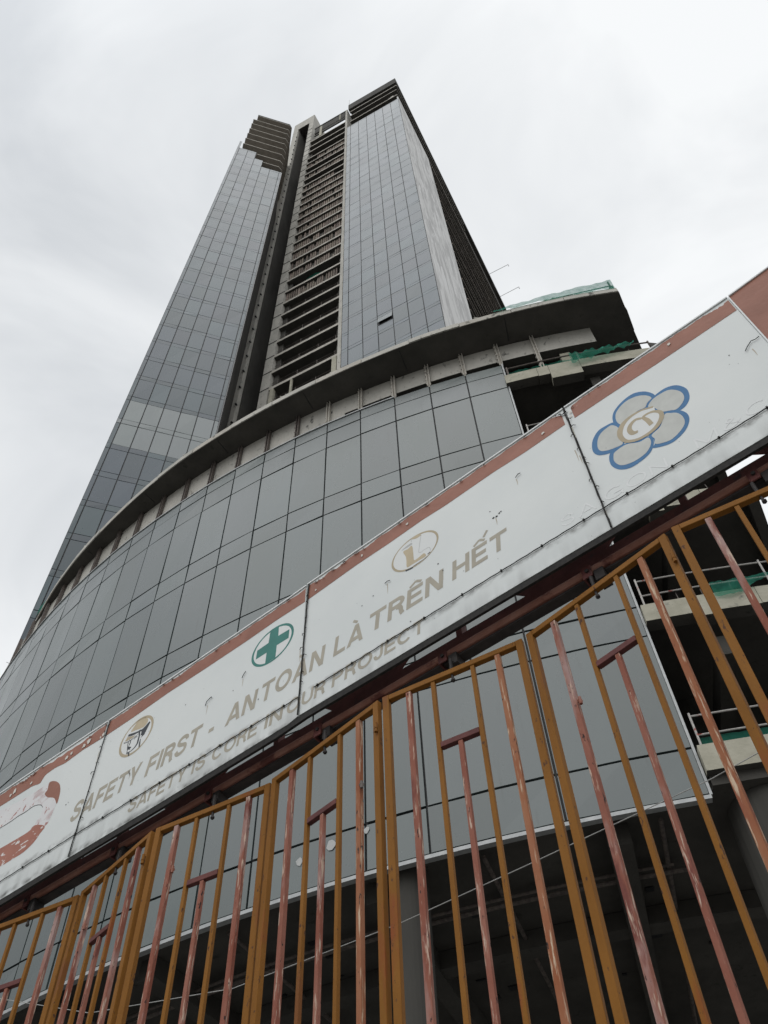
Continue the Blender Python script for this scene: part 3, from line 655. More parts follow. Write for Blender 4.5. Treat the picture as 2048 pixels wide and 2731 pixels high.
# starter bars, props and rubble left on the open slab edges
for z in (30.0, 25.75, 21.5, 17.5):
    for _ in range(9):
        p_ = random.uniform(-10.2, -5.2); l = random.uniform(.12, .45)
        a = AR(p_, RR + .02, z); obj('starter_bar', MB().tube([a, a + Vector((random.uniform(-.05, .05), random.uniform(-.05, .05), l))], .010, 5), M['pipe'], podium)
for k in range(34):
    p_ = random.uniform(-46, -7); rr_ = RR + interp(OV, p_) - .06; s_ = random.uniform(.03, .10)
    a = AR(p_, rr_, 33.2)
    obj('rubble', MB().hexa([a + Vector((x * s_ * random.uniform(.6, 1.3), y * s_ * random.uniform(.6, 1.3), q * s_ * random.uniform(.5, 1))) for q in (0, 1) for x, y in ((-1, -1), (1, -1), (1, 1), (-1, 1))]), M['concrete'], podium)
# ---- rails, nets
def rail_along(name, label, pts_top, zs, step, r=.03, m='pipe', h0=0, group=None):
    e = empty(name, pts_top[0], label, 'railing', group)
    for z in zs: obj('rail', MB().tube([p + Vector((0, 0, z)) for p in pts_top], r, 6), M[m], e)
    for p in pts_top[::step]: obj('post', MB().tube([p + Vector((0, 0, h0)), p + Vector((0, 0, zs[-1] + .08))], r * 1.2, 6), M[m], e)
    return e
pts = [AR(p, RR + interp(OV, p) - .25, 33.2) for p in phis(-48, -17, 1.5)]
rail_along('guard_rail', 'thin dark handrail along the curved edge of the podium roof', pts, [.42], 5, .025)
pts = [AR(p, RR + .05, 30.02) for p in phis(-12.6, -5.1, 1.2)]
rail_along('guard_rail', 'rusty pipe handrail on the topmost open floor of the podium', pts, [.62], 3, .03)
pts = [AR(p, RR + .05, 17.52) for p in phis(-10.5, -5.0, 1.1)]
rail_along('guard_rail', 'pale double handrail above the green net on the open floor seen through the gate', pts, [.4, .92], 2, .02, 'pipe_pale')
pts = [AR(p, RR + .05, 13.44) for p in phis(-10.5, -5.0, 1.1)]
rail_along('guard_rail', 'pale double handrail on the lowest open floor, at the foot of the glass', pts, [.3, .78], 4, .02, 'pipe_pale')
pts = [AR(p, RR + .05, 25.77) for p in phis(-12.5, -5.2, 1.2)]
rail_along('guard_rail', 'pale handrails in the dark open floor just above the sign', pts, [.35, .8], 3, .02, 'pipe_pale')

def net(label, fn, nu=30, nv=5):
    mb = MB().sheet(fn, nu, nv)
    o = obj('safety_net', mb, M['net'], None, smooth=True); tag(o, label, 'net', 'green safety nets on the building site'); return o
def wob(u, v, a): return a * (math.sin(u * 23 + v * 4) + .6 * math.sin(u * 51 + 1.3) + .4 * math.sin(v * 9 + u * 70))
net('bright green net stretched along the right end of the podium roof', lambda u, v: AR(-12.5 + 6.6 * u, RR + 1.11 + wob(u, v, .012), 33.17 + v * (.14 + .64 * u) + wob(u, v, .01)), 40, 3)
obj('net_post', MB().tube([AR(-6.0, RR + 1.0, 33.2), AR(-6.0, RR + 1.0, 34.05)], .035, 6).tube([AR(-12.5, RR + .93, 33.36), AR(-9, RR + .93, 33.6), AR(-5.9, RR + .93, 33.86)], .02, 6).box(FP(.95), -6.05, -5.85, -.05, .1, 33.5, 33.7), M['pipe'], bpy.data.objects['safety_net'])
net('low green net strip along the podium roof edge below the open tower bay', lambda u, v: AR(-27 + 10.8 * u, RR + .62 + wob(u, v, .01), 33.22 + v * .34), 50, 2)
net('ragged green net scrap on the podium roof edge under the plastered corner', lambda u, v: AR(-17.2 + 3.2 * u, RR + .9 + wob(u, v, .012), 33.24 + v * (.06 + .10 * abs(math.sin(u * 9)))), 30, 2)
net('bunched green net hanging over the edge of the topmost open floor', lambda u, v: AR(-9.4 + 3.4 * u, RR + .30 + .05 * math.sin(v * 3) + wob(u, v, .03), 30.22 - v * (.55 * (1 - u) ** .7 + .10) + .10 * u + wob(u, v, .03)), 36, 8)
net('dark green net behind the rail of the topmost open floor, next to the glass', lambda u, v: AR(-12.6 + 4.0 * u, RR - .05 + wob(u, v, .02), 30.03 + v * .52), 20, 3)
net('green net draped over a pale slab edge seen between the right gate bars', lambda u, v: AR(-8.2 + 3.1 * u, RR + .22 + wob(u, v, .02), 17.78 - v * (.34 * (1 - u) + .10 + .12 * math.sin(u * 7)) + .12 * u), 30, 6)
net('dark green net strip below the handrail of the lowest open floor', lambda u, v: AR(-10.5 + 4.0 * u, RR + .0 + wob(u, v, .01), 13.44 + v * .27), 20, 2)
net('small green net flap at the far left end of the podium roof edge', lambda u, v: AR(-49.2 + 1.5 * u, RR + .02, 33.1 + v * .62 * (1 - .4 * u)), 6, 3)
net('dark green net drooping inside one storey of the open tower bay', lambda u, v: FT(-18.2 + 6.6 * u, .75 + .1 * math.sin(u * 9), 109.3 + v * (.5 + 2.1 * math.sin(math.pi * min(1, u * .9 + .12)) ** 2) + wob(u, v, .04)), 30, 6)

# cable that crosses the dark ground floor behind the gate
cp = [(-3.4, 7.4, 5.75), (-2.27, 6.58, 5.14), (-1.1, 5.74, 4.80), (-.04, 4.97, 4.70), (.67, 4.45, 4.68), (1.58, 3.79, 4.67), (1.95, 3.5, 4.69), (3.4, 2.5, 4.9)]
cb = MB().tube([tuple(Vector(p)) for p in cp], .0026, 6)
tag(obj('cable', cb, M['cable']), 'thin grey cable sagging behind the folding gate', 'cable')
# ================================================================== SIGN
DEP = 2.10
sign = empty('banner_sign', FB(-1.8, 2.15, 4.33), 'long white safety banner with brown top border fixed over the gate', 'banner')
def ztop(a):
    return interp([(-6, 5.15), (-3.43, 5.193), (-2.03, 5.236), (-2.005, 5.246), (-.50, 5.306), (-.49, 5.308), (.33, 5.328), (.52, 5.348), (1.6, 5.42)], a)
def zband(a):
    return interp([(-6, 5.02), (-4.28, 5.056), (-4.0, 5.052), (-3.93, 5.030), (-3.905, 5.078), (-3.82, 5.083), (-3.74, 5.068), (-3.6, 5.082), (-3.42, 5.076), (-3.2, 5.082), (-2.96, 5.098), (-2.68, 5.10), (-2.4, 5.106), (-2.2, 5.118), (-2.02, 5.117), (-1.85, 5.130), (-1.7, 5.143), (-1.5, 5.147), (-1.3, 5.160), (-1.17, 5.156), (-.9, 5.170), (-.73, 5.166), (-.51, 5.177), (-.3, 5.182), (-.06, 5.182), (.33, 5.193)], a)
def zbot(a):
    return interp([(-6, 4.31), (-3.925, 4.326), (-3.43, 4.334), (-2.86, 4.337), (-2.032, 4.350), (-2.028, 4.364), (-1.6, 4.363), (1.6, 4.362)], a)
SEAM = [(-5.2, -3.436), (-3.428, -2.016), (-2.008, -.497), (-.489, .326)]
def strip(f0, f1, a0, a1, d0, d1, n=24):
    mb = MB(); b = 0
    ss = [a0 + (a1 - a0) * i / n for i in range(n + 1)]
    mb.v = [tuple(FB(a, d0, f0(a))) for a in ss] + [tuple(FB(a, d0, f1(a))) for a in ss] + [tuple(FB(a, d1, f0(a))) for a in ss] + [tuple(FB(a, d1, f1(a))) for a in ss]
    k = n + 1
    for i in range(n):
        mb.f += [(i, i + 1, k + i + 1, k + i), (2 * k + i, 3 * k + i, 3 * k + i + 1, 2 * k + i + 1), (i, 2 * k + i, 2 * k + i + 1, i + 1), (k + i, k + i + 1, 3 * k + i + 1, 3 * k + i)]
    mb.f += [(0, k, 3 * k, 2 * k), (n, 2 * k + n, 3 * k + n, k + n)]
    return mb
panels = []
for i, (a0, a1) in enumerate(SEAM):
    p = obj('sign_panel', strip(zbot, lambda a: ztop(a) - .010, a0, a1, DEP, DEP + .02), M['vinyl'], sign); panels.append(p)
# brown end panel and the borders
end = obj('sign_panel', strip(zbot, lambda a: ztop(a) - .010, .334, 1.6, DEP, DEP + .02), M['brown_vinyl'], sign, 'plain brown end panel')
obj('panel_edge', strip(zbot, lambda a: ztop(a) - .012, .3275, .3335, DEP - .005, DEP + .01, 2), M['ink_pale'], sign)
def rag(a): return .004 * math.sin(a * 31) + .003 * math.sin(a * 77 + 1) + .002 * math.sin(a * 190)
def band_top(a):
    z = ztop(a) - .020 + rag(a) * .6
    for c, w_, h in ((-3.62, .09, .022), (-3.80, .16, .020), (-4.1, .12, .014), (-1.93, .05, .018), (-1.80, .05, .020), (-.50, .05, .03), (.27, .06, .022), (-1.62, .04, .012), (-2.9, .1, .006)):
        x = (a - c) / w_
        if abs(x) < 1: z -= h * (1 - x * x) * (.8 + .2 * math.sin(a * 240))
    return z
for i, (a0, a1) in enumerate(SEAM):
    b0, b1 = a0 + .004, a1 - .004
    if i == 2: b1 -= .012
    if i == 3: b0 += .022
    obj('brown_border', strip(zband, band_top, b0, b1, DEP - .0012, DEP - .0003, 90), M['brown_vinyl'], panels[i])
    obj('top_trim', strip(lambda a: ztop(a) - .009, ztop, a0, a1, DEP - .006, DEP + .03, 10), M['ink_pale'], panels[i])
obj('top_trim', strip(lambda a: ztop(a) - .009, ztop, .334, 1.6, DEP - .006, DEP + .03, 6), M['ink_pale'], end)
# torn slivers lifting from the top of the border
for _ in range(46):
    a = random.choice([random.uniform(-4.2, -3.45), random.uniform(-2.0, -1.7), random.uniform(-.56, -.46), random.uniform(-3.4, .3)])
    z = band_top(a); l = random.uniform(.008, .03)
    tr = MB(); tr.v += [tuple(FB(a, DEP - .004, z - .004)), tuple(FB(a + l, DEP - .004, z - .002)), tuple(FB(a + l * .6, DEP - .012, z - .004 - random.uniform(.002, .010)))]
    n = len(tr.v); tr.f.append((n - 3, n - 2, n - 1))
    obj('torn_edge', tr, M['rope'], sign)

def poly(name, pts, m, parent, lift, smooth=0, label=None):
    if smooth: pts = catmull(pts, True, smooth)
    mb = MB(); mb.v = [tuple(FB(a, DEP - lift * .3, z)) for a, z in pts]; mb.f = [tuple(range(len(pts)))]
    me = obj(name, mb, m, parent, label)
    bm = bmesh.new(); bm.from_mesh(me.data); bmesh.ops.triangulate(bm, faces=bm.faces, ngon_method='EAR_CLIP'); bm.to_mesh(me.data); bm.free()
    return me
def ribbon(name, pts, wd, m, parent, lift, k=6, label=None):
    pp = catmull(pts, False, k); n = len(pp); mb = MB()
    ws = wd if isinstance(wd, (list, tuple)) else [wd, wd]
    for i, (a, z) in enumerate(pp):
        x0, z0 = pp[max(i - 1, 0)]; x1, z1 = pp[min(i + 1, n - 1)]
        tx, tz = x1 - x0, z1 - z0; l = math.hypot(tx, tz) or 1
        t = i / (n - 1) * (len(ws) - 1); q = min(int(t), len(ws) - 2); hw = (ws[q] + (ws[q + 1] - ws[q]) * (t - q)) / 2
        mb.v += [tuple(FB(a - tz / l * hw, DEP - lift * .3, z + tx / l * hw)), tuple(FB(a + tz / l * hw, DEP - lift * .3, z - tx / l * hw))]
    mb.f = [(2 * i, 2 * i + 1, 2 * i + 3, 2 * i + 2) for i in range(n - 1)]
    return obj(name, mb, m, parent, label)
def ring(name, cx, cz, ra, rz, wa, wb, rot, m, parent, lift, label=None):
    n = 64; mb = MB()
    for i in range(n):
        t = 2 * math.pi * i / n; wdt = wa + (wb - wa) * abs(math.cos(t - rot))
        for q in (0, 1):
            k = 1 - q * wdt / max(ra, rz); mb.v.append(tuple(FB(cx + ra * k * math.cos(t), DEP - lift * .3, cz + rz * k * math.sin(t))))
    mb.f = [(2 * i, 2 * i + 1, (2 * i + 3) % (2 * n), (2 * i + 2) % (2 * n)) for i in range(n)]
    return obj(name, mb, m, parent, label)
def disc(name, cx, cz, ra, rz, m, parent, lift):
    return poly(name, [(cx + ra * math.cos(i * math.pi / 24), cz + rz * math.sin(i * math.pi / 24)) for i in range(48)], m, parent, lift)

# ---- blue flower emblem
PD = panels[3]
fl = disc('flower_emblem', -.228, 4.868, .10, .11, M['ink_petal'], PD, .0012); fl['label'] = 'five-petal blue outlined flower emblem'
for i, (o_, i_) in enumerate(((PET1o, PET1i), (PET2o, PET2i), (PET3o, PET3i), (PET4o, PET4i), (PET5o, PET5i))):
    ca = sum(q[0] for q in o_) / len(o_); cz = sum(q[1] for q in o_) / len(o_); cj = sum(q[0] for q in i_) / len(i_); ck = sum(q[1] for q in i_) / len(i_)
    poly('petal', [(ca + (x - ca) * 1.01, cz + (z - cz) * 1.01) for x, z in o_], M['ink_blue'], fl, .0018 + i * .0003, 5)
    poly('petal_fill', [(cj + (x - cj) * .985, ck + (z - ck) * .985) for x, z in i_], M['ink_petal'], fl, .0036 + i * .0002, 5)
poly('emblem_centre', CDISC, M['ink_white'], fl, .0052, 5)
ribbon('emblem_swirl', RING1, [.011, .010, .015, .024, .028, .022, .016, .016, .018, .022, .022, .018, .014, .012, .014, .020, .020], M['ink_tan'], fl, .0062)
ribbon('emblem_swirl', RING2, [.010, .016, .020, .022, .022, .014], M['ink_tan'], fl, .0064)
# ---- hard hat emblem
he = ring('helmet_emblem', -3.142, 4.912, .122, .122, .010, .016, .8, M['ink_tan'], panels[1], .002, 'round emblem of a worker wearing a hard hat')
disc('emblem_field', -3.142, 4.912, .112, .112, M['ink_white'], he, .0012)
poly('hat_dome', DOME, M['ink_cream'], he, .002, 4); poly('hat_band', BAND, M['ink_black'], he, .0026); poly('hat_brim', BRIM, M['ink_tan'], he, .0024)
for nm, pp, wd in (('brim_line', R_BRIM, [.004, .006, .003]), ('chin_strap', R_STRAP, [.010, .010, .013, .012, .009, .006, .004, .003]), ('face_line', R_FACE, .005), ('face_line', R_EYE, .006), ('neck_line', R_NECK, [.003, .010, .009]), ('brow_line', R_BROW, [.003, .005, .003])):
    ribbon(nm, pp, wd, M['ink_black'], he, .003)
poly('face_line', MOUTH, M['ink_black'], he, .0028); poly('face_line', CHIN, M['ink_black'], he, .0029)
# ---- green cross emblem
gc = ring('cross_emblem', -2.2155, 4.9455, .1355, .1215, .011, .015, .7, M['ink_teal'], panels[1], .002, 'round emblem with a green cross')
disc('emblem_field', -2.2155, 4.9455, .126, .112, M['ink_white'], gc, .0012); poly('cross', CROSS, M['ink_teal'], gc, .0024)
# ---- safety boot emblem
be = ring('boot_emblem', -1.358, 4.9655, .1325, .1105, .007, .012, .8, M['ink_tan'], panels[2], .002, 'round emblem of two safety boots')
disc('emblem_field', -1.358, 4.9655, .127, .105, M['ink_white'], be, .0012)
poly('boot', BOOT, M['ink_cream'], be, .0024, 3); poly('boot_cuff', BTOP, M['ink_cream'], be, .0024, 3); poly('boot_cuff', BGREY, M['ink_silver'], be, .0022, 3)
poly('boot_sole', BSOLE1, M['ink_black'], be, .0026); poly('boot_sole', BSOLE2, M['ink_black'], be, .0026)
for pp, wd, m in ((R_B1, .0022, 'ink_silver'), (R_B2, .0022, 'ink_silver'), (R_B3, .002, 'ink_silver'), (R_B4, [.004, .004, .003, .0015], 'ink_black')): ribbon('boot_line', pp, wd, M[m], be, .0028)
# ---- the scraped brown letter at the far left
oc = poly('scraped_letter', OCAP, M['brown_vinyl'], panels[0], .0024, 4, 'brown rounded letter half scraped off')
poly('letter_stroke', OLOW, M['brown_vinyl_scraped'], oc, .0020, 3)
poly('letter_stroke', OSCR, M['scraped_white'], oc, .0016, 3)
ribbon('letter_crack', OCRK, [.004, .005, .002], M['rope'], oc, .0030)

# ---- lettering: heavy sans capitals drawn stroke by stroke (cap height 1)
def ell(cx, cy, rx, ry, a0, a1, n=22): return [(cx + rx * math.cos(R(a0 + (a1 - a0) * i / n)), cy + ry * math.sin(R(a0 + (a1 - a0) * i / n))) for i in range(n + 1)]
def glyph(c, t):
    """list of centre lines and the advance width; t = stroke width"""
    h = t / 2; u = 1 - h
    if c == 'I': return [[(h, 0), (h, 1)]], t
    if c == '-': return [[(0, .32), (.36, .32)]], .36
    if c == 'T': return [[(.39, 0), (.39, 1 - t)], [(0, u), (.78, u)]], .78
    if c == 'L': return [[(h, t), (h, 1)], [(0, h), (.66, h)]], .66
    if c == 'F': return [[(h, 0), (h, 1 - t)], [(0, u), (.68, u)], [(t, .5), (.60, .5)]], .68
    if c == 'E': return [[(h, t), (h, 1 - t)], [(0, u), (.71, u)], [(t, .51), (.66, .51)], [(0, h), (.73, h)]], .73
    if c == 'H': return [[(h, 0), (h, 1)], [(.80 - h, 0), (.80 - h, 1)], [(t, .51), (.80 - t, .51)]], .80
    if c == 'N': return [[(h, 0), (h, 1)], [(.80 - h, 0), (.80 - h, 1)], [(h * 1.15, 1), (.80 - h * 1.15, 0)]], .80
    if c == 'M': return [[(h, 0), (h, 1)], [(.96 - h, 0), (.96 - h, 1)], [(h * 1.1, 1), (.48, 0)], [(.96 - h * 1.1, 1), (.48, 0)]], .96
    if c == 'A': return [[(h * .95, 0), (.44, 1)], [(.88 - h * .95, 0), (.44, 1)], [(.22, .27), (.66, .27)]], .88
    if c == 'Y': return [[(h * 1.1, 1), (.42, .40)], [(.84 - h * 1.1, 1), (.42, .40)], [(.42, .46), (.42, 0)]], .84
    if c == 'O': return [ell(.48, .5, .48 - h, .51 - h, 0, 360, 36)], .96
    if c == 'C': return [ell(.47, .5, .47 - h, .51 - h, 42, 318, 30)], .88
    if c == 'G': return [ell(.47, .5, .47 - h, .51 - h, 42, 318, 30), [(.48, .42), (.90, .42)], [(.90 - h, .42), (.90 - h, .02)]], .92
    if c == 'U': return [[(h, 1), (h, .40)] + ell(.40, .40, .40 - h, .41 - h, 180, 360, 16)[1:] + [(.80 - h, 1)]], .80
    if c == 'J': return [[(.60 - h, 1), (.60 - h, .34)] + ell(.30, .34, .30 - h, .35 - h, 360, 180, 14)[1:]], .60
    if c in 'PR':
        bowl = [(t, u), (.42, u)] + ell(.42, .72, .32 - h * .9, .28 - h, 90, -90, 12)[1:] + [(t, .44 + h)]
        g = [[(h, 0), (h, 1)], bowl]
        if c == 'R': g.append([(.40, .46), (.54, .42), (.60, .32), (.63, .14), (.70, 0)])
        return g, .76
    if c == 'S': return [catmull([(.70 - h * .2, .70), (.63, .84), (.46, u + .01), (.26, .90), (.13, .80), (.13, .67), (.24, .58), (.42, .52), (.60, .46), (.68, .34), (.66, .20), (.53, h + .02), (.34, h - .01), (.17, .16), (.08, .31)], False, 4)], .76
    if c == '&': return [catmull([(.86, 0), (.62, .30), (.36, .62), (.28, .80), (.40, .93), (.54, .82), (.46, .64), (.22, .46), (.10, .26), (.20, .08), (.42, .05), (.66, .22), (.80, .48)], False, 4)], .88
    return [], .3
ACC = {'\u00c0': ('A', [[(.20, 1.29), (.46, 1.10)]]), '\u00ca': ('E', [[(.10, 1.08), (.38, 1.26)], [(.37, 1.26), (.64, 1.08)]]),
       '\u1ebe': ('E', [[(.10, 1.08), (.36, 1.26)], [(.35, 1.26), (.62, 1.08)], [(.56, 1.26), (.74, 1.52)]])}
def text(word, a0, a1, z0, z1, h, m, parent, slant=0.0, t=.19, gap=.11):
    strokes = []; x = 0
    for ch in word:
        base, extra = ACC.get(ch, (ch, []))
        g, wd = glyph(base, t)
        for q in g: strokes.append(([(x + px_, py_) for px_, py_ in q], t))
        for q in extra: strokes.append(([(x + px_, py_) for px_, py_ in q], t * .62))
        x += wd + gap
    W = x - gap; mb = MB()
    for si, (q, tw) in enumerate(strokes):
        n = len(q); b = len(mb.v); closed = math.hypot(q[0][0] - q[-1][0], q[0][1] - q[-1][1]) < 1e-4
        for i in range(n):
            def dr(j, k):
                dx, dy = q[k][0] - q[j][0], q[k][1] - q[j][1]; l = math.hypot(dx, dy) or 1; return dx / l, dy / l
            if closed and i in (0, n - 1): d1, d2 = dr(n - 2, n - 1), dr(0, 1)
            else: d1, d2 = dr(max(i - 1, 0), max(i, 1)), dr(min(i, n - 2), min(i + 1, n - 1))
            nx, ny = -(d1[1] + d2[1]), d1[0] + d2[0]; l = math.hypot(nx, ny) or 1; nx /= l; ny /= l
            k = tw / 2 / max(.5, nx * -d1[1] + ny * d1[0])
            diag = n == 2 and abs(q[0][0] - q[1][0]) > .05 and abs(q[0][1] - q[1][1]) > .35
            for sg in (1, -1):
                if diag: ex, ey = q[i][0] + sg * tw / 2 / max(.3, abs(nx)) * (1 if nx > 0 else -1), q[i][1]
                else: ex, ey = q[i][0] + nx * k * sg, q[i][1] + ny * k * sg
                u_ = ex / W; mb.v.append(tuple(FB(a0 + (a1 - a0) * u_ + slant * ey * h, DEP - .0005 - .00005 * (si % 7), z0 + (z1 - z0) * u_ + ey * h)))
        for i in range(n - 1): mb.f.append((b + 2 * i, b + 2 * i + 1, b + 2 * i + 3, b + 2 * i + 2))
    return obj('lettering', mb, m, parent)
W1 = [('SAFETY', -3.525, -3.045, 4.567, 4.569, 0), ('FIRST', -2.995, -2.640, 4.566, 4.572, 0), ('-', -2.583, -2.551, 4.572, 4.573, 0), ('AN', -2.472, -2.290, 4.574, 4.577, 0),
      ('TO\u00c0N', -2.264, -1.888, 4.582, 4.592, 0), ('L\u00c0', -1.830, -1.665, 4.594, 4.596, 0), ('TR\u00caN', -1.634, -1.236, 4.602, 4.608, 0), ('H\u1ebeT', -1.188, -.912, 4.611, 4.618, 0)]
for wd, a0, a1, z0, z1, s_ in W1:
    pa = sign
    text(wd, a0, a1, z0, z1, .118, M['ink_grey'], pa, .12)
W2 = [('SAFETY', -3.063, -2.690, 4.393, 4.395), ('IS', -2.652, -2.572, 4.397, 4.398), ('CORE', -2.530, -2.258, 4.400, 4.404), ('IN', -2.214, -2.112, 4.405, 4.406), ('OUR', -2.088, -1.872, 4.407, 4.409), ('PROJECT', -1.834, -1.345, 4.410, 4.418)]
for wd, a0, a1, z0, z1 in W2: text(wd, a0, a1, z0, z1, .080, M['ink_grey'], sign, .10, .175)
for wd, a0, a1, z0, z1 in [('SAIGON', -.675, -.212, 4.528, 4.508), ('M&C', -.092, .190, 4.508, 4.505)]:
    text(wd, a0, a1, z0, z1, .062, M['ink_pale'], sign, .05, .085, .2)['label'] = 'ghost of removed pale letters'

# ---- wires, ties, stains
for (a, ta, ba) in ((-3.432, -3.412, -3.434), (-2.012, -1.996, -2.014), (-.493, -.495, -.491)):
    n = 22; lo_, hi_ = zbot(a) + .002, ztop(a) - .012
    rp = MB(); rp.tube([FB(ba + (ta - ba) * i / n + .0012 * math.sin(i * 2.1), DEP - .006, lo_ + (hi_ - lo_) * i / n) for i in range(n + 1)], .0036 if a > -3 else .0026, 5)
    obj('seam_rope', rp, M['rope'], sign)
cr_ = MB()
zc = lambda a: interp([(-5, 4.440), (-3.98, 4.446), (-3.436, 4.457), (-2.6, 4.462), (-2.02, 4.470), (-1.85, 4.475), (-1.29, 4.486), (-.89, 4.488), (-.49, 4.492), (-.13, 4.489), (.33, 4.497)], a)
for (a0, a1) in ((-5.1, -2.02), (-1.93, .32)):
    n = 120; cr_.tube([FB(a0 + (a1 - a0) * i / n, DEP - .005, zc(a0 + (a1 - a0) * i / n) + .0012 * math.sin(i * 1.7)) for i in range(n + 1)], .0024, 5)
obj('hem_wire', cr_, M['rope'], sign)
tie = MB()
for a in [-4.0 + .19 * i for i in range(23)]:
    c = FB(a, DEP - .006, zc(a)); tie.tube([c - Vector((0, 0, .004)), c + Vector((.001, 0, .005))], .0045, 6)
for a, n in ((-3.425, 7), (-2.006, 9), (-.494, 9)):
    for i in range(n):
        z = 4.52 + (ztop(a) - 4.56) * (i + random.uniform(0, .6)) / n; l = random.uniform(.008, .024) * random.choice((1, -1))
        tie.tube([FB(a, DEP - .007, z), FB(a + l * .6, DEP - .010, z + .003), FB(a + l, DEP - .006, z - .004)], .0018, 5)
obj('wire_tie', tie, M['rope'], sign)
for pts in ([(.245, 4.885), (.262, 4.905), (.285, 4.925), (.300, 4.918), (.318, 4.922)], [(-2.395, 4.835), (-2.388, 4.85), (-2.374, 4.866)], [(-2.63, 4.80), (-2.625, 4.825), (-2.595, 4.838), (-2.592, 4.828)], [(-3.11, 4.645), (-3.116, 4.66), (-3.12, 4.672)], [(-1.53, 4.862), (-1.515, 4.868), (-1.50, 4.862)], [(-.80, 5.02), (-.785, 5.032), (-.772, 5.03)]):
    obj('wire_end', MB().tube([FB(a, DEP - .006, z) for a, z in pts], .0018, 5), M['rope'], sign)
sp_ = MB()
def dot(a, z, r):
    b = len(sp_.v); n = 8
    sp_.v += [tuple(FB(a + r * math.cos(i * .785) * random.uniform(.7, 1.2), DEP - .0014, z + r * math.sin(i * .785) * random.uniform(.7, 1.2))) for i in range(n)]; sp_.f.append(tuple(range(b, b + n)))
for a, z, r in ((-1.665, 4.815, .0035), (-1.60, 4.835, .0035), (-1.225, 4.712, .004), (-1.245, 4.775, .004), (-.93, 4.845, .006), (-.914, 4.855, .005), (-.905, 4.86, .004), (-.945, 4.848, .006), (-.955, 4.905, .0035), (.19, 4.93, .003), (-2.27, 4.62, .004), (-2.45, 4.79, .003), (-3.60, 4.72, .004), (-3.585, 4.727, .003), (-2.79, 4.91, .003), (-1.41, 4.52, .003)): dot(a, z, r)
for _ in range(60): dot(random.uniform(-4.2, .3), random.uniform(4.35, 5.05), random.uniform(.0008, .002))
obj('stain', sp_, M['rope'], sign)
for a, z, l in ((-.515, 4.955, .09), (-.505, 4.90, .06), (-1.52, 4.858, .07), (-2.392, 4.83, .05), (-.935, 4.838, .05), (-2.62, 4.80, .06), (-3.115, 4.66, .04), (-2.03, 4.78, .08), (-1.23, 4.705, .05), (.27, 4.88, .06), (-3.44, 4.98, .08), (-.80, 5.015, .05)):
    ribbon('rust_run', [(a, z), (a + .001, z - l * .5), (a, z - l)], [.005, .004, .001], M['rust_run'], sign, .001)
for (a, z, r) in ((-3.565, 5.12, .020), (-3.60, 5.105, .014), (-3.70, 5.112, .010), (-3.735, 5.098, .013), (-4.02, 5.08, .009), (-4.17, 5.10, .016), (-4.2, 5.09, .010), (-.62, 5.215, .008), (-1.66, 5.185, .007), (-1.385, 5.20, .008), (-3.44, 5.10, .012), (-3.46, 5.085, .008), (-.47, 5.235, .008), (-.475, 5.205, .007), (.03, 5.26, .009), (-1.95, 5.15, .006)):
    pk = MB(); b = 0; n = 9
    pk.v += [tuple(FB(a + r * math.cos(i * .7) * random.uniform(.5, 1.2), DEP - .0045, z + 1.3 * r * math.sin(i * .7) * random.uniform(.5, 1.2))) for i in range(n)]; pk.f.append(tuple(range(b, b + n)))
    obj('peeled_patch', pk, M['peel'], sign)
obj('bottom_hem', strip(lambda a: zbot(a) - .034, lambda a: zbot(a) - .001, -5.2, 1.6, DEP + .002, DEP + .014, 40), M['rope'], sign)

# ================================================================== OVERHEAD TRACK
beam = empty('gate_beam', FB(-1.8, 2.2, 4.28), 'maroon steel track beam running under the banner above the gate', 'beam')
obj('track', MB().box(FB, -5.4, 1.8, 2.195, 2.24, 4.300, 4.400), M['maroon'], beam)
obj('track_lip', MB().tube([FB(-5.4, 2.190, 4.320), FB(1.8, 2.190, 4.320)], .017, 10), M['lit_rust_pink'], beam)  # paler than the track: sky light on the lip is in its colour
obj('slot_shade', MB().box(FB, -5.4, 1.8, 2.192, 2.236, 4.289, 4.2995), M['black_steel'], beam)  # black strip standing in for the shadow band under the track
for a in (-4.2, -3.22, -2.23, -1.245, -.235, .8):
    obj('short_post', MB().box(FB, a - .014, a + .014, 2.195, 2.235, 4.401, 4.504), M['maroon'], beam)
for a in (-4.7, -3.70, -2.74, -1.735, -.745, .28):
    mb = MB()
    q = [(a - .17, 4.401), (a + .17, 4.401), (a + .28, 4.504), (a - .28, 4.504)]
    mb.hexa([FB(x, 2.20, z) for x, z in q] + [FB(x, 2.212, z) for x, z in q]); obj('gusset_plate', mb, M['maroon'], beam)
obj('rear_rail', MB().box(FB, -5.4, 1.8, 2.19, 2.24, 4.505, 4.54), M['maroon'], beam)
for a in (-4.43, -3.805, -3.193, -2.592, -1.963, -1.318, -.655, .017, .64):
    e = obj('hanger_bracket', MB().box(FB, a - .022, a - .016, 2.168, 2.235, 4.272, 4.332).box(FB, a - .016, a + .018, 2.166, 2.172, 4.272, 4.332), M['maroon'], beam)
    mb = MB().tube([FB(a + .002, 2.158, 4.302), FB(a + .002, 2.175, 4.302)], .008, 8).box(FB, a + .021, a + .06, 2.175, 2.235, 4.245, 4.299)
    obj('roller', mb, M['black_steel'], e)

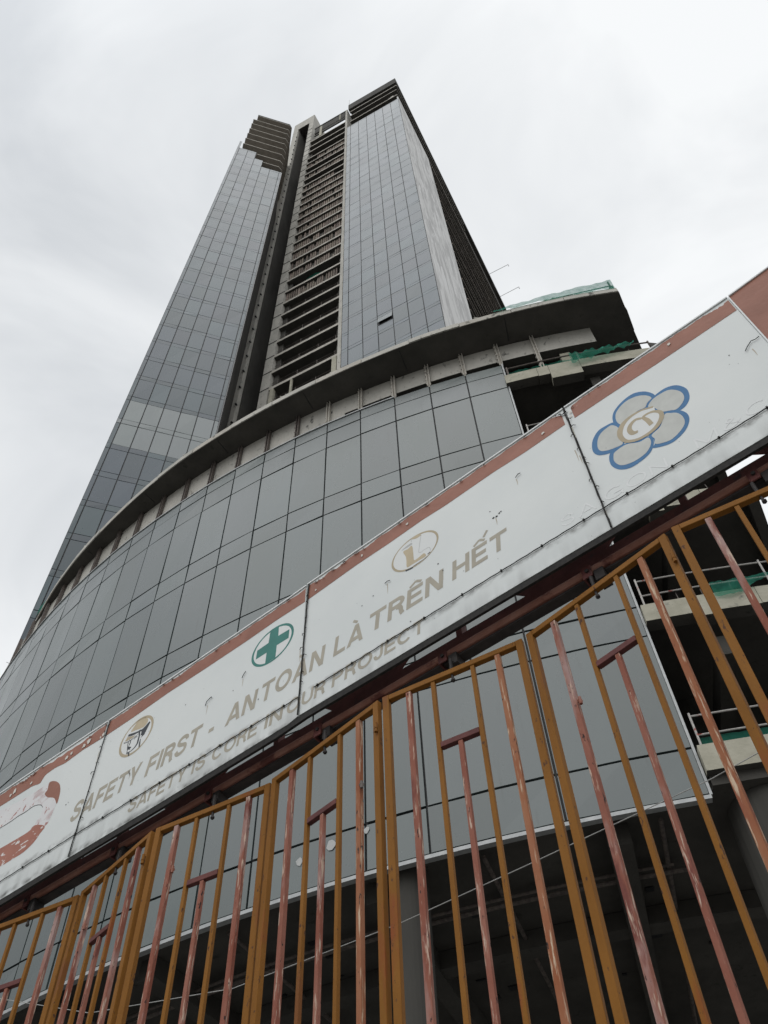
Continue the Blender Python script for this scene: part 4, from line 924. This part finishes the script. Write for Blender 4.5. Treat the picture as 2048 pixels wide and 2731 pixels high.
# ================================================================== FOLDING GATE
gate = empty('folding_gate', FB(-1.8, 2.16, 0), 'tall folding gate of ochre frames and salmon pink bars across the whole foreground', 'gate')
FOLD = [((-4.63, 2.215), (-4.03, 2.115)), ((-4.015, 2.115), (-3.44, 2.219)), ((-3.412, 2.212), (-2.846, 2.111)), ((-2.827, 2.114), (-2.245, 2.209)), ((-2.225, 2.198), (-1.597, 2.118)),
        ((-1.580, 2.119), (-.985, 2.21)), ((-.962, 2.205), (-.330, 2.120)), ((-.306, 2.114), (.300, 2.212)), ((.32, 2.21), (.93, 2.112))]
HT = 4.20
for gi, (p0, p1) in enumerate(FOLD):
    A0, A1 = FB(p0[0], p0[1], 0), FB(p1[0], p1[1], 0); ln = (A1 - A0).length; ang = math.atan2((A1 - A0).y, (A1 - A0).x)
    G = frame(A0.x, A0.y, ang)
    th = .012
    sw = .029; bw = .017
    fr = MB().box(G, .001, sw, -th, th, .10, HT).box(G, ln - sw, ln - .001, -th, th, .10, HT).box(G, sw, ln - sw, -th * .98, th * .98, HT - .026, HT - .0005).box(G, sw, ln - sw, -th * .98, th * .98, .10, .14)
    pn = obj('gate_panel', fr, M['ochre'], gate, bevel=.0025)
    y0, y1 = .365 * ln, .645 * ln; zc_ = 3.855
    jit = lambda: random.uniform(-.004, .004)
    for x in (y0, y1):
        obj('ochre_bar', MB().box(G, x - bw / 2, x + bw / 2, -.0085, .0085, .14, HT - .026), M['ochre'], pn, bevel=.002)
    for x, m, b in ((.195 * ln, 'primer', .022), (.815 * ln, 'primer', .022)):
        m = random.choice(('primer', 'primer', 'primer_orange')); x += jit(); k = jit() * .6
        mb = MB().hexa([G(x - b / 2 + k, -.010, .14), G(x + b / 2 + k, -.010, .14), G(x + b / 2 + k, .010, .14), G(x - b / 2 + k, .010, .14), G(x - b / 2, -.010, HT - .0265), G(x + b / 2, -.010, HT - .0265), G(x + b / 2, .010, HT - .0265), G(x - b / 2, .010, HT - .0265)])
        obj('pink_bar', mb, M[m], pn, bevel=.002)
    obj('cross_rail', MB().box(G, y0 + bw / 2, y1 - bw / 2, -.011, .011, zc_ - .012, zc_ + .012), M['maroon'], pn, bevel=.002)
    xm = (y0 + y1) / 2
    obj('pink_bar', MB().box(G, xm - .009, xm + .009, -.009, .009, .14, zc_ - .0125), M[random.choice(('primer', 'primer_orange'))], pn, bevel=.002)
    # hanging bolt under the top rail, weld lumps on the bars
    obj('bolt', MB().tube([G(ln / 2, 0, HT - .0265), G(ln / 2 + .002, 0, HT - .062)], .0055, 8).tube([G(ln / 2 + .002, 0, HT - .050), G(ln / 2 + .002, 0, HT - .058)], .009, 6), M['black_steel'], pn)
    obj('hanger_rod', MB().tube([G(ln / 2, 0, HT), G(ln / 2, 0, HT + .06)], .007, 8), M['black_steel'], pn)
    if gi % 2 == 0:
        for hz_ in (HT - .17, 2.2, .5):
            obj('hinge', MB().tube([G(ln - .004, -.021, hz_), G(ln - .004, -.021, hz_ + .045)], .007, 10).tube([G(ln - .004, -.021, hz_ + .016), G(ln - .004, -.021, hz_ + .019)], .0085, 10), M['ochre'], pn)
    if gi in (2, 3, 4, 6, 7):
        zz = random.uniform(3.72, 4.0) if gi != 7 else 3.35
        x = .195 * ln if gi != 4 else .815 * ln
        obj('latch_eye', MB().tube([G(x + .016, -.008, zz), G(x + .026, -.010, zz)], .009, 8).tube([G(x + .024, -.012, zz - .018), G(x + .024, -.012, zz + .012)], .006, 8), M['primer'] if gi != 4 else M['pipe'], pn)
